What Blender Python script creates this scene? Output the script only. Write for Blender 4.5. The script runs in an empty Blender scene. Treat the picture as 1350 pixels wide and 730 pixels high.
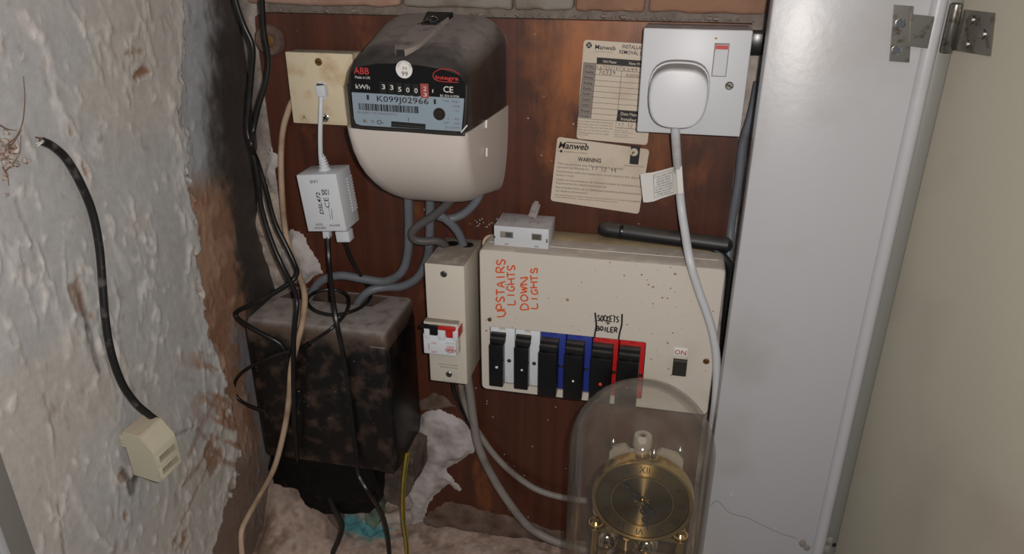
import bpy, bmesh, math, random
from mathutils import Vector, Matrix, noise
PI = math.pi
rnd = random.Random(7)
scene = bpy.context.scene
C = scene.collection

# ------------------------------------------------------------ camera, light, exposure
TH, PS, FPX = math.radians(24.64), math.radians(12.15), 1000.0
DIST, CZ = 0.70, 0.70
FW = Vector((-math.sin(PS)*math.cos(TH), math.cos(PS)*math.cos(TH), -math.sin(TH)))
RT = Vector((math.cos(PS), math.sin(PS), 0.0))
UP = RT.cross(FW)
CAM = Vector((0, -DIST, CZ))
cam = bpy.data.objects.new('camera', bpy.data.cameras.new('camera'))
C.objects.link(cam)
cam.matrix_world = Matrix(((RT.x, UP.x, -FW.x, CAM.x), (RT.y, UP.y, -FW.y, CAM.y), (RT.z, UP.z, -FW.z, CAM.z), (0, 0, 0, 1)))
cam.data.sensor_width = 36; cam.data.lens = 36*FPX/1350; cam.data.clip_start = 0.01
scene.camera = cam

world = bpy.data.worlds.new('world'); scene.world = world; world.use_nodes = True
bg = world.node_tree.nodes['Background']
bg.inputs[0].default_value = (0.86, 0.92, 1.0, 1); bg.inputs[1].default_value = 0.11

fl = bpy.data.lights.new('phone_flash', 'POINT'); fl.energy = 10.5; fl.shadow_soft_size = 0.006
fl.color = (1.0, 0.955, 0.905)
flo = bpy.data.objects.new('phone_flash', fl); C.objects.link(flo)
flo.location = CAM + RT*0.022 + UP*0.012
rl = bpy.data.lights.new('room_lamp', 'AREA'); rl.energy = 2.2; rl.shape = 'DISK'; rl.size = 0.5; rl.color = (1, 0.93, 0.85)
rlo = bpy.data.objects.new('room_lamp', rl); C.objects.link(rlo)
rlo.location = (0.0, -1.6, 2.1)
rlo.rotation_euler = (Vector((-0.15, 0, 0.4)) - Vector(rlo.location)).to_track_quat('-Z', 'Y').to_euler()

scene.view_settings.view_transform = 'Standard'; scene.view_settings.look = 'None'
scene.view_settings.gamma = 1; scene.view_settings.exposure = 0.0
scene.view_settings.use_curve_mapping = False

# ------------------------------------------------------------ measuring helpers
def ray(px, py):
    return RT*((px-675)/FPX) - UP*((py-365)/FPX) + FW
def P(px, py, Y=0.0):                       # point of the plane y = Y
    d = ray(px, py); return CAM + d*((Y+DIST)/d.y)
def PX(px, py, X):                          # point of the plane x = X
    d = ray(px, py); return CAM + d*(X/d.x)
def PZ(px, py, Z):
    d = ray(px, py); return CAM + d*((Z-CZ)/d.z)
def proj(p):
    v = Vector(p)-CAM; z = v.dot(FW)
    return 675+FPX*v.dot(RT)/z, 365-FPX*v.dot(UP)/z

# ------------------------------------------------------------ materials
def lin(c):
    out = []
    for v in c[:3]:
        v = v/255
        out.append(v/12.92 if v <= 0.04045 else ((v+0.055)/1.055)**2.4)
    return (*out, 1)
MATS = {}
def mat(name, col, rough=0.5, metal=0.0, dirt=None, amt=0.5, dscale=30, bump=0.0, bscale=300, dust=0.0,
        dustcol=(120, 108, 98), spec=0.5, coat=0.0, speck=None, speckamt=0.03, speckscale=500):
    if name in MATS: return MATS[name]
    m = bpy.data.materials.new(name); m.use_nodes = True; MATS[name] = m
    nt = m.node_tree; N = nt.nodes; L = nt.links
    b = N['Principled BSDF']
    b.inputs['Roughness'].default_value = rough; b.inputs['Metallic'].default_value = metal
    b.inputs['Specular IOR Level'].default_value = spec; b.inputs['Coat Weight'].default_value = coat
    b.inputs['Coat Roughness'].default_value = 0.15
    tc = N.new('ShaderNodeTexCoord'); co = tc.outputs['Object']
    cur = None
    def mix(fac, a, c2):
        mx = N.new('ShaderNodeMix'); mx.data_type = 'RGBA'
        L.new(fac, mx.inputs[0])
        if isinstance(a, tuple): mx.inputs[6].default_value = a
        else: L.new(a, mx.inputs[6])
        mx.inputs[7].default_value = c2
        return mx.outputs[2]
    def ntex(scale, detail, lo, hi):
        t = N.new('ShaderNodeTexNoise'); t.inputs['Scale'].default_value = scale; t.inputs['Detail'].default_value = detail
        L.new(co, t.inputs['Vector'])
        r = N.new('ShaderNodeMapRange'); r.inputs[1].default_value = lo; r.inputs[2].default_value = hi
        L.new(t.outputs['Fac'], r.inputs[0]); return r.outputs[0]
    cur = lin(col)
    if dirt:
        f = ntex(dscale, 6, 0.62-amt*0.35, 0.80-amt*0.1)
        cur = mix(f, cur, lin(dirt))
    if speck:
        f = ntex(speckscale, 2, 0.70-speckamt, 0.74-speckamt)
        cur = mix(f, cur, lin(speck))
    if dust > 0:
        g = N.new('ShaderNodeNewGeometry'); s = N.new('ShaderNodeSeparateXYZ'); L.new(g.outputs['Normal'], s.inputs[0])
        r = N.new('ShaderNodeMapRange'); r.inputs[1].default_value = 0.25; r.inputs[2].default_value = 0.8
        L.new(s.outputs['Z'], r.inputs[0])
        nn = ntex(70, 6, 0.05, 0.5)
        mu = N.new('ShaderNodeMath'); mu.operation = 'MULTIPLY'; L.new(r.outputs[0], mu.inputs[0]); L.new(nn, mu.inputs[1])
        mu2 = N.new('ShaderNodeMath'); mu2.operation = 'MULTIPLY'; L.new(mu.outputs[0], mu2.inputs[0]); mu2.inputs[1].default_value = dust
        cur = mix(mu2.outputs[0], cur, lin(dustcol))
        rr = N.new('ShaderNodeMapRange'); rr.inputs[3].default_value = rough; rr.inputs[4].default_value = 0.9
        L.new(mu2.outputs[0], rr.inputs[0]); L.new(rr.outputs[0], b.inputs['Roughness'])
    if isinstance(cur, tuple): b.inputs['Base Color'].default_value = cur
    else: L.new(cur, b.inputs['Base Color'])
    if bump > 0:
        t = N.new('ShaderNodeTexNoise'); t.inputs['Scale'].default_value = bscale; t.inputs['Detail'].default_value = 5
        L.new(co, t.inputs['Vector'])
        bp = N.new('ShaderNodeBump'); bp.inputs['Strength'].default_value = bump; bp.inputs['Distance'].default_value = 0.001
        L.new(t.outputs['Fac'], bp.inputs['Height']); L.new(bp.outputs[0], b.inputs['Normal'])
    return m

def painted(name, rough=0.6, bump=0.5, bscale=350, vary=0.2):      # colour read from the stains and corner shade painted on the mesh
    m = mat(name, (128, 128, 128), rough, bump=bump, bscale=bscale)
    nt = m.node_tree; a = nt.nodes.new('ShaderNodeAttribute'); a.attribute_name = 'Col'
    t = nt.nodes.new('ShaderNodeTexNoise'); t.inputs['Scale'].default_value = 160; t.inputs['Detail'].default_value = 8
    tc = [n for n in nt.nodes if n.type == 'TEX_COORD'][0]
    nt.links.new(tc.outputs['Object'], t.inputs['Vector'])
    mr = nt.nodes.new('ShaderNodeMapRange'); mr.inputs[1].default_value = 0.3; mr.inputs[2].default_value = 0.7
    mr.inputs[3].default_value = 1-vary; mr.inputs[4].default_value = 1+vary*.7
    nt.links.new(t.outputs['Fac'], mr.inputs[0])
    mx = nt.nodes.new('ShaderNodeMix'); mx.data_type = 'RGBA'; mx.blend_type = 'MULTIPLY'; mx.inputs[0].default_value = 1
    nt.links.new(a.outputs['Color'], mx.inputs[6]); nt.links.new(mr.outputs[0], mx.inputs[7])
    nt.links.new(mx.outputs[2], nt.nodes['Principled BSDF'].inputs['Base Color'])
    return m

def wood_board():
    m = bpy.data.materials.new('varnished_board'); m.use_nodes = True
    nt = m.node_tree; N = nt.nodes; L = nt.links; b = N['Principled BSDF']
    tc = N.new('ShaderNodeTexCoord'); mp = N.new('ShaderNodeMapping'); mp.inputs['Scale'].default_value = (70, 70, 1.6)
    L.new(tc.outputs['Object'], mp.inputs[0])
    n1 = N.new('ShaderNodeTexNoise'); n1.inputs['Scale'].default_value = 1.5; n1.inputs['Detail'].default_value = 8; L.new(mp.outputs[0], n1.inputs['Vector'])
    cr = N.new('ShaderNodeValToRGB'); L.new(n1.outputs['Fac'], cr.inputs[0])
    cr.color_ramp.elements[0].position = 0.25; cr.color_ramp.elements[0].color = lin((64, 34, 24))
    cr.color_ramp.elements[1].position = 0.72; cr.color_ramp.elements[1].color = lin((88, 46, 29))
    n2 = N.new('ShaderNodeTexNoise'); n2.inputs['Scale'].default_value = 9; n2.inputs['Detail'].default_value = 5; n2.inputs['Roughness'].default_value = 0.65
    mp2 = N.new('ShaderNodeMapping'); mp2.inputs['Scale'].default_value = (1.6, 1, 0.8); L.new(tc.outputs['Object'], mp2.inputs[0]); L.new(mp2.outputs[0], n2.inputs['Vector'])
    # worn orange patches, stronger up and right where the varnish has gone
    s = N.new('ShaderNodeSeparateXYZ'); L.new(tc.outputs['Object'], s.inputs[0])
    ax = N.new('ShaderNodeMapRange'); ax.inputs[1].default_value = -0.19; ax.inputs[2].default_value = -0.09; ax.inputs[3].default_value = 0; ax.inputs[4].default_value = 0.24
    L.new(s.outputs['X'], ax.inputs[0])
    az = N.new('ShaderNodeMapRange'); az.inputs[1].default_value = 0.44; az.inputs[2].default_value = 0.60; az.inputs[3].default_value = 0; az.inputs[4].default_value = 1
    L.new(s.outputs['Z'], az.inputs[0])
    mu = N.new('ShaderNodeMath'); mu.operation = 'MULTIPLY'; L.new(ax.outputs[0], mu.inputs[0]); L.new(az.outputs[0], mu.inputs[1])
    ad = N.new('ShaderNodeMath'); ad.operation = 'ADD'; L.new(mu.outputs[0], ad.inputs[0]); L.new(n2.outputs['Fac'], ad.inputs[1])
    r2 = N.new('ShaderNodeMapRange'); r2.inputs[1].default_value = 0.60; r2.inputs[2].default_value = 0.86; L.new(ad.outputs[0], r2.inputs[0])
    mx = N.new('ShaderNodeMix'); mx.data_type = 'RGBA'; L.new(r2.outputs[0], mx.inputs[0]); L.new(cr.outputs[0], mx.inputs[6]); mx.inputs[7].default_value = lin((156, 92, 46))
    # dark scuffs
    n3 = N.new('ShaderNodeTexNoise'); n3.inputs['Scale'].default_value = 26; n3.inputs['Detail'].default_value = 7; L.new(tc.outputs['Object'], n3.inputs['Vector'])
    r3 = N.new('ShaderNodeMapRange'); r3.inputs[1].default_value = 0.55; r3.inputs[2].default_value = 0.8; r3.inputs[4].default_value = 0.6; L.new(n3.outputs['Fac'], r3.inputs[0])
    mx2 = N.new('ShaderNodeMix'); mx2.data_type = 'RGBA'; L.new(r3.outputs[0], mx2.inputs[0]); L.new(mx.outputs[2], mx2.inputs[6]); mx2.inputs[7].default_value = lin((42, 24, 18))
    n4 = N.new('ShaderNodeTexNoise'); n4.inputs['Scale'].default_value = 420; n4.inputs['Detail'].default_value = 2; L.new(tc.outputs['Object'], n4.inputs['Vector'])
    r4 = N.new('ShaderNodeMapRange'); r4.inputs[1].default_value = 0.76; r4.inputs[2].default_value = 0.80; L.new(n4.outputs['Fac'], r4.inputs[0])
    mx3 = N.new('ShaderNodeMix'); mx3.data_type = 'RGBA'; L.new(r4.outputs[0], mx3.inputs[0]); L.new(mx2.outputs[2], mx3.inputs[6]); mx3.inputs[7].default_value = lin((170, 150, 130))
    L.new(mx3.outputs[2], b.inputs['Base Color'])
    b.inputs['Roughness'].default_value = 0.42
    bp = N.new('ShaderNodeBump'); bp.inputs['Strength'].default_value = 0.25; bp.inputs['Distance'].default_value = 0.001
    L.new(n1.outputs['Fac'], bp.inputs['Height']); L.new(bp.outputs[0], b.inputs['Normal'])
    return m

def dome_glass():
    m = bpy.data.materials.new('dusty_dome_glass'); m.use_nodes = True
    nt = m.node_tree; N = nt.nodes; L = nt.links; N.remove(N['Principled BSDF']); out = N['Material Output']
    tr = N.new('ShaderNodeBsdfTransparent'); tr.inputs[0].default_value = (0.97, 0.965, 0.95, 1)
    gl = N.new('ShaderNodeBsdfGlossy'); gl.inputs['Roughness'].default_value = 0.03
    df = N.new('ShaderNodeBsdfDiffuse'); df.inputs[0].default_value = lin((205, 195, 182))
    lw = N.new('ShaderNodeLayerWeight'); lw.inputs['Blend'].default_value = 0.10
    tc = N.new('ShaderNodeTexCoord'); n = N.new('ShaderNodeTexNoise'); n.inputs['Scale'].default_value = 40; n.inputs['Detail'].default_value = 5
    L.new(tc.outputs['Object'], n.inputs['Vector'])
    mr = N.new('ShaderNodeMapRange'); mr.inputs[1].default_value = 0.3; mr.inputs[2].default_value = 0.75; mr.inputs[3].default_value = 0.020; mr.inputs[4].default_value = 0.050
    L.new(n.outputs['Fac'], mr.inputs[0])
    g2 = N.new('ShaderNodeNewGeometry'); sx = N.new('ShaderNodeSeparateXYZ'); L.new(g2.outputs['Normal'], sx.inputs[0])
    mz = N.new('ShaderNodeMapRange'); mz.inputs[1].default_value = 0.1; mz.inputs[2].default_value = 1.0; mz.inputs[3].default_value = 1.0; mz.inputs[4].default_value = 2.6
    L.new(sx.outputs['Z'], mz.inputs[0])
    mm = N.new('ShaderNodeMath'); mm.operation = 'MULTIPLY'; L.new(mr.outputs[0], mm.inputs[0]); L.new(mz.outputs[0], mm.inputs[1])
    lf = N.new('ShaderNodeLayerWeight'); lf.inputs['Blend'].default_value = 0.35      # a dust film reads thicker where it is seen edge-on
    fa = N.new('ShaderNodeMath'); fa.operation = 'MULTIPLY_ADD'; L.new(lf.outputs['Facing'], fa.inputs[0]); fa.inputs[1].default_value = 2.2; fa.inputs[2].default_value = 1.0
    m3 = N.new('ShaderNodeMath'); m3.operation = 'MULTIPLY'; L.new(mm.outputs[0], m3.inputs[0]); L.new(fa.outputs[0], m3.inputs[1])
    ms = N.new('ShaderNodeMixShader'); L.new(m3.outputs[0], ms.inputs[0]); L.new(tr.outputs[0], ms.inputs[1]); L.new(df.outputs[0], ms.inputs[2])
    ms2 = N.new('ShaderNodeMixShader'); fm = N.new('ShaderNodeMath'); fm.operation = 'MULTIPLY_ADD'; fm.inputs[1].default_value = 0.45; fm.inputs[2].default_value = 0.025; fm.use_clamp = True
    L.new(lw.outputs['Fresnel'], fm.inputs[0]); L.new(fm.outputs[0], ms2.inputs[0]); L.new(ms.outputs[0], ms2.inputs[1]); L.new(gl.outputs[0], ms2.inputs[2])
    L.new(ms2.outputs[0], out.inputs['Surface'])
    return m

M_CREAM = mat('aged_cream_plastic', (205, 196, 185), 0.38, dirt=(188, 174, 156), amt=0.10, dscale=10, dust=0.55, dustcol=(128, 112, 98), speck=(110, 84, 58), speckamt=0.0, speckscale=260)
M_CREAM2 = mat('cream_enclosure_plastic', (204, 196, 183), 0.45, dirt=(186, 174, 156), amt=0.12, dscale=25, dust=0.8, dustcol=(118, 104, 94))
M_METERC = mat('cream_meter_plastic', (202, 192, 184), 0.35, dirt=(184, 170, 158), amt=0.15, dscale=14)
M_PHONE = mat('yellowed_plastic', (218, 203, 174), 0.5, dirt=(184, 150, 106), amt=0.35, dscale=45, dust=0.7)
M_WHITE = mat('white_plastic', (206, 206, 210), 0.42, dust=0.75, dustcol=(140, 122, 112))
M_WHITE2 = mat('cool_white_plastic', (214, 217, 222), 0.4)
M_WHITEC = mat('white_cable_sheath', (198, 198, 202), 0.45, dirt=(160, 152, 144), amt=0.2, dscale=40)
M_BLACK = mat('gloss_black_plastic', (17, 16, 16), 0.28)
M_BLACKM = mat('satin_black_plastic', (23, 22, 22), 0.45, dust=0.3)
M_CABLE = mat('black_cable_sheath', (20, 19, 19), 0.36, dirt=(46, 42, 40), amt=0.3, dscale=30)
M_METERB = mat('smoked_black_cover', (38, 33, 31), 0.3, dirt=(58, 50, 46), amt=0.35, dscale=50, dust=0.95, dustcol=(138, 126, 119))
def wiped_front():                           # the dust stops short of the front of the cover, which has been handled
    nt = M_METERB.node_tree; N = nt.nodes; L = nt.links; b = N['Principled BSDF']
    src = b.inputs['Base Color'].links[0].from_socket
    tc = N.new('ShaderNodeTexCoord'); s = N.new('ShaderNodeSeparateXYZ'); L.new(tc.outputs['Object'], s.inputs[0])
    n = N.new('ShaderNodeTexNoise'); n.inputs['Scale'].default_value = 60; n.inputs['Detail'].default_value = 5; L.new(tc.outputs['Object'], n.inputs['Vector'])
    ma = N.new('ShaderNodeMath'); ma.operation = 'MULTIPLY_ADD'; L.new(n.outputs['Fac'], ma.inputs[0]); ma.inputs[1].default_value = 0.03; L.new(s.outputs['Y'], ma.inputs[2])
    r = N.new('ShaderNodeMapRange'); r.inputs[1].default_value = -0.058; r.inputs[2].default_value = -0.088; r.inputs[4].default_value = 0.85; L.new(ma.outputs[0], r.inputs[0])
    mx = N.new('ShaderNodeMix'); mx.data_type = 'RGBA'; L.new(r.outputs[0], mx.inputs[0]); L.new(src, mx.inputs[6]); mx.inputs[7].default_value = lin((34, 31, 30))
    L.new(mx.outputs[2], b.inputs['Base Color'])
wiped_front()
M_TONGUE = mat('dusty_tongue', (144, 131, 124), 0.7, dirt=(92, 82, 78), amt=0.3, dscale=70)
M_TAIL = mat('grey_tail_sheath', (104, 107, 114), 0.5, dirt=(82, 80, 82), amt=0.3, dscale=30)
M_TAILD = mat('dark_grey_tail_sheath', (82, 78, 78), 0.5, dirt=(62, 56, 54), amt=0.3, dscale=30)
M_GREYC = mat('warm_grey_cable_sheath', (136, 128, 122), 0.55, dirt=(104, 96, 88), amt=0.3, dscale=30)
M_BEIGEC = mat('dirty_cream_cable', (190, 164, 138), 0.6, dirt=(138, 108, 84), amt=0.4, dscale=25)
M_EARTH = mat('yellow_earth_sheath', (168, 138, 48), 0.5, dirt=(110, 90, 40), amt=0.4, dscale=30)
M_EARTHG = mat('green_earth_stripe', (74, 84, 44), 0.5)
M_SOOT = mat('sooty_black_casing', (15, 12, 11), 0.42, dirt=(80, 60, 50), amt=0.34, dscale=62, bump=0.5, bscale=160, dust=0.95, dustcol=(142, 132, 127), speck=(186, 176, 166), speckamt=-0.05, speckscale=330)
def dust_band():                             # brown dust that has run down from the top edge of the casing
    nt = M_SOOT.node_tree; N = nt.nodes; L = nt.links; b = N['Principled BSDF']
    src = b.inputs['Base Color'].links[0].from_socket
    tc = N.new('ShaderNodeTexCoord'); s = N.new('ShaderNodeSeparateXYZ'); L.new(tc.outputs['Object'], s.inputs[0])
    n = N.new('ShaderNodeTexNoise'); n.inputs['Scale'].default_value = 45; n.inputs['Detail'].default_value = 5; L.new(tc.outputs['Object'], n.inputs['Vector'])
    ma = N.new('ShaderNodeMath'); ma.operation = 'MULTIPLY_ADD'; L.new(n.outputs['Fac'], ma.inputs[0]); ma.inputs[1].default_value = 0.06; L.new(s.outputs['Z'], ma.inputs[2])
    r = N.new('ShaderNodeMapRange'); r.inputs[1].default_value = 0.004; r.inputs[2].default_value = 0.022; r.inputs[4].default_value = 0.75; L.new(ma.outputs[0], r.inputs[0])
    g = N.new('ShaderNodeNewGeometry'); sn = N.new('ShaderNodeSeparateXYZ'); L.new(g.outputs['Normal'], sn.inputs[0])
    rn = N.new('ShaderNodeMapRange'); rn.inputs[1].default_value = 0.3; rn.inputs[2].default_value = 0.8; rn.inputs[3].default_value = 1; rn.inputs[4].default_value = 0; L.new(sn.outputs['Z'], rn.inputs[0])
    mk = N.new('ShaderNodeMath'); mk.operation = 'MULTIPLY'; L.new(r.outputs[0], mk.inputs[0]); L.new(rn.outputs[0], mk.inputs[1]); r = mk
    mx = N.new('ShaderNodeMix'); mx.data_type = 'RGBA'; L.new(r.outputs[0], mx.inputs[0]); L.new(src, mx.inputs[6]); mx.inputs[7].default_value = lin((98, 80, 70))
    L.new(mx.outputs[2], b.inputs['Base Color'])
dust_band()
M_TAR = mat('tarry_black', (9, 8, 8), 0.55, dirt=(40, 31, 25), amt=0.05, dscale=60, bump=0.4, bscale=120, spec=0.25)
M_SIDE = mat('flat_black_casing_side', (11, 9, 9), 0.4, dirt=(50, 38, 30), amt=0.15, dscale=40)
M_HOLE = mat('dark_recess', (6, 6, 6), 0.6)
M_BRASS = mat('polished_brass', (190, 158, 98), 0.2, metal=1.0)
M_BRASSD = mat('aged_brass_dial', (118, 96, 60), 0.30, metal=1.0, dirt=(84, 66, 40), amt=0.35, dscale=30)
M_BRASSB = mat('brushed_brass_ring', (150, 122, 76), 0.5, metal=1.0)
ANROT = 0.25
def brushed(m):                              # turned metal: streaks of light run out from the centre
    nt = m.node_tree; b = nt.nodes['Principled BSDF']; t = nt.nodes.new('ShaderNodeTangent'); t.direction_type = 'RADIAL'; t.axis = 'Y'
    nt.links.new(t.outputs[0], b.inputs['Tangent']); b.inputs['Anisotropic'].default_value = 0.96; b.inputs['Anisotropic Rotation'].default_value = ANROT
M_BRASSD2 = mat('turned_brass_dial', (120, 100, 64), 0.45, metal=1.0); brushed(M_BRASSB); brushed(M_BRASSD2)
M_STEEL = mat('worn_steel', (150, 146, 138), 0.3, metal=1.0, dirt=(90, 76, 60), amt=0.3, dscale=200)
M_CHROME = mat('bright_metal', (220, 220, 220), 0.15, metal=1.0)
M_RUST = mat('rusty_screw', (128, 92, 52), 0.5, metal=0.6)
M_PAPER = mat('old_card', (205, 190, 172), 0.6, dirt=(182, 160, 138), amt=0.3, dscale=20)
M_TAG = mat('white_tag', (222, 219, 214), 0.5)
M_INK = mat('black_ink', (26, 22, 22), 0.6)
M_INKG = mat('grey_ink', (104, 94, 88), 0.7)
M_GRID = mat('grey_table_cells', (138, 127, 118), 0.7)
M_INKR = mat('red_print', (184, 50, 48), 0.6)
M_DRUM = mat('faded_red_drum', (150, 66, 60), 0.6)
M_MARKER = mat('orange_marker', (214, 84, 32), 0.6)
M_LABEL = mat('pale_blue_label', (136, 150, 162), 0.45)
M_WPRINT = mat('white_print', (206, 204, 198), 0.6)
M_RED = mat('red_plastic', (186, 32, 30), 0.4)
M_BLUE = mat('blue_plastic', (38, 54, 138), 0.45)
M_REDDOT = mat('red_button', (224, 66, 48), 0.5)
M_ADAPT = mat('ivory_plastic', (196, 190, 168), 0.42, dust=0.6, dustcol=(164, 142, 124))
M_JAMB = mat('white_gloss_paint', (176, 175, 178), 0.35, dirt=(160, 156, 152), amt=0.3, dscale=9, bump=0.15, bscale=120)
M_DOOR = mat('beige_door_paint', (172, 166, 150), 0.42, dirt=(158, 148, 134), amt=0.3, dscale=8, bump=0.08, bscale=90)
M_GREYTRIM = mat('grey_painted_trim', (128, 126, 120), 0.4)
M_BRICK = mat('dusty_orange_brick', (150, 112, 90), 0.85, dirt=(124, 90, 72), amt=0.5, dscale=25, bump=0.9, bscale=180)
M_BRICKP = mat('dusty_pink_brick', (168, 136, 120), 0.85, dirt=(142, 104, 88), amt=0.5, dscale=25, bump=0.9, bscale=180)
M_BRICKG = mat('cement_smeared_brick', (140, 132, 124), 0.85, dirt=(112, 98, 86), amt=0.5, dscale=35, bump=0.9, bscale=120)
M_PLAST = mat('crumbly_plaster', (178, 168, 162), 0.8, dirt=(132, 116, 106), amt=0.45, dscale=40, bump=0.9, bscale=160)
M_DUSTY = mat('grey_dust_mortar', (146, 132, 122), 0.9, dirt=(110, 94, 84), amt=0.5, dscale=60, bump=0.9, bscale=200)
M_BOARD = wood_board()
M_GLASS = dome_glass()
M_WALL = painted('scraped_wall_paint', 0.40, 0.22, 420, 0.08)
M_ROUGH = painted('rough_masonry', 0.8, 0.9, 200)
M_CRYS = mat('silvered_balls', (190, 176, 150), 0.12, metal=1.0)
M_CREAMCLEAR = mat('frosted_clock_plate', (142, 132, 116), 0.25)
M_GOLDC = mat('gold_contacts', (176, 150, 96), 0.3, metal=1.0)
M_FIBRE = mat('brown_fluff', (116, 92, 78), 0.9)

# ------------------------------------------------------------ mesh helpers
def sharpen(bm, deg=38):
    a = math.radians(deg)
    for e in bm.edges:
        e.smooth = not (len(e.link_faces) == 2 and e.calc_face_angle(0) > a)
    for f in bm.faces: f.smooth = True
def obj(name, bm, m, parent=None, deg=38, recalc=True):
    if recalc: bmesh.ops.recalc_face_normals(bm, faces=bm.faces[:])
    sharpen(bm, deg)
    me = bpy.data.meshes.new(name); bm.to_mesh(me); bm.free()
    me.materials.append(m)
    o = bpy.data.objects.new(name, me); C.objects.link(o)
    if parent: o.parent = parent
    return o
def thing(name, label, cat, loc=(0, 0, 0), rot=(0, 0, 0), group=None):
    o = bpy.data.objects.new(name, None); C.objects.link(o); o.empty_display_size = 0.01
    o.location = loc; o.rotation_euler = rot
    o['label'] = label; o['category'] = cat
    if group: o['group'] = group
    return o
def tag(o, label, cat, group=None):
    o['label'] = label; o['category'] = cat
    if group: o['group'] = group
    return o
def struct(o): o['kind'] = 'structure'; return o
def origin(o, p):                            # put the origin of a one-mesh thing at p
    p = Vector(p); o.data.transform(Matrix.Translation(-p)); o.location = p; return o
def B(): return bmesh.new()
def box(bm, x0, x1, y0, y1, z0, z1, bev=0.0, seg=2, mtx=None):
    r = bmesh.ops.create_cube(bm, size=1)
    vs = r['verts']
    for v in vs:
        v.co = Vector(((x0+x1)/2+v.co.x*(x1-x0), (y0+y1)/2+v.co.y*(y1-y0), (z0+z1)/2+v.co.z*(z1-z0)))
    if bev > 0:
        es = list({e for v in vs for e in v.link_edges})
        r2 = bmesh.ops.bevel(bm, geom=es, offset=bev, segments=seg, affect='EDGES', profile=0.5)
        vs = list({v for f in r2['faces'] for v in f.verts} | {v for v in vs if v.is_valid})
    if mtx is not None:
        for v in vs: v.co = mtx @ v.co
    return bm
def loft(bm, loops, cap=True):
    rings = [[bm.verts.new(p) for p in lp] for lp in loops]
    n = len(rings[0])
    for a, b in zip(rings, rings[1:]):
        for i in range(n):
            bm.faces.new((a[i], a[(i+1) % n], b[(i+1) % n], b[i]))
    if cap:
        bm.faces.new(rings[0]); bm.faces.new(rings[-1])
    return bm
def prism(bm, pts, y0, y1):                  # outline in x,z pushed from y0 to y1
    return loft(bm, [[Vector((p[0], y0, p[1])) for p in pts], [Vector((p[0], y1, p[1])) for p in pts]])
def rrect(x0, x1, z0, z1, r, n=4):
    out = []
    for cx, cz, a0 in ((x1-r, z1-r, 0), (x0+r, z1-r, 90), (x0+r, z0+r, 180), (x1-r, z0+r, 270)):
        for k in range(n+1):
            a = math.radians(a0+90*k/n); out.append((cx+r*math.cos(a), cz+r*math.sin(a)))
    return out
def lathe(bm, prof, c=(0, 0, 0), axis='Z', seg=32, cap=True):     # profile of (radius, height)
    c = Vector(c); loops = []
    for r, h in prof:
        lp = []
        for k in range(seg):
            a = 2*PI*k/seg; u, v = r*math.cos(a), r*math.sin(a)
            lp.append(c + (Vector((u, v, h)) if axis == 'Z' else Vector((u, h, v)) if axis == 'Y' else Vector((h, u, v))))
        loops.append(lp)
    return loft(bm, loops, cap)
def catmull(pts, sub=8):
    pts = [Vector(p) for p in pts]
    if len(pts) < 3: return pts
    out = []; q = [pts[0]*2-pts[1]] + pts + [pts[-1]*2-pts[-2]]
    for i in range(1, len(q)-2):
        p0, p1, p2, p3 = q[i-1:i+3]
        for k in range(sub):
            t = k/sub
            out.append(0.5*((2*p1)+(p2-p0)*t+(2*p0-5*p1+4*p2-p3)*t*t+(3*p1-p0-3*p2+p3)*t**3))
    out.append(pts[-1]); return out
def tube(bm, pts, r, seg=8, smooth=True, sub=8, flat=1.0):
    pl = catmull(pts, sub) if smooth else [Vector(p) for p in pts]
    n = len(pl); rings = []
    t0 = (pl[1]-pl[0]).normalized()
    nrm = t0.orthogonal().normalized()
    for i in range(n):
        t = (pl[min(i+1, n-1)]-pl[max(i-1, 0)]).normalized()
        nrm = (nrm - t*nrm.dot(t)).normalized(); bn = t.cross(nrm)
        rr = r(i/(n-1)) if callable(r) else r
        rings.append([pl[i]+nrm*rr*math.cos(2*PI*k/seg)*flat+bn*rr*math.sin(2*PI*k/seg) for k in range(seg)])
    return loft(bm, rings)
def cable(name, label, pts, r, m, cat='cable', group=None, sub=8, seg=10):
    bm = tube(B(), pts, r, seg, True, sub)
    return origin(tag(obj(name, bm, m, None, 60), label, cat, group), pts[-1])
def pp(*a): return [P(*q) for q in a]

def screw_bm(c, r, h=0.0012, slot='cross'):
    bm = lathe(B(), [(r, 0), (r, -h*0.5), (r*0.8, -h), (0.0002, -h)], c, 'Y', 14)
    return bm
def screw(parent, c, r, m=None, slot_angle=0.6, cross=False):
    s = obj('screw', screw_bm(c, r), m or M_STEEL, parent)
    for k in range(2 if cross else 1):
        b = B(); mt = Matrix.Translation(Vector(c)+Vector((0, -0.00122, 0))) @ Matrix.Rotation(slot_angle+k*PI/2, 4, 'Y')
        box(b, -r*0.75, r*0.75, -0.0001, 0.0003, -r*0.14, r*0.14, 0, mtx=mt)
        obj('screw_slot', b, M_HOLE, s)
    return s

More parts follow.
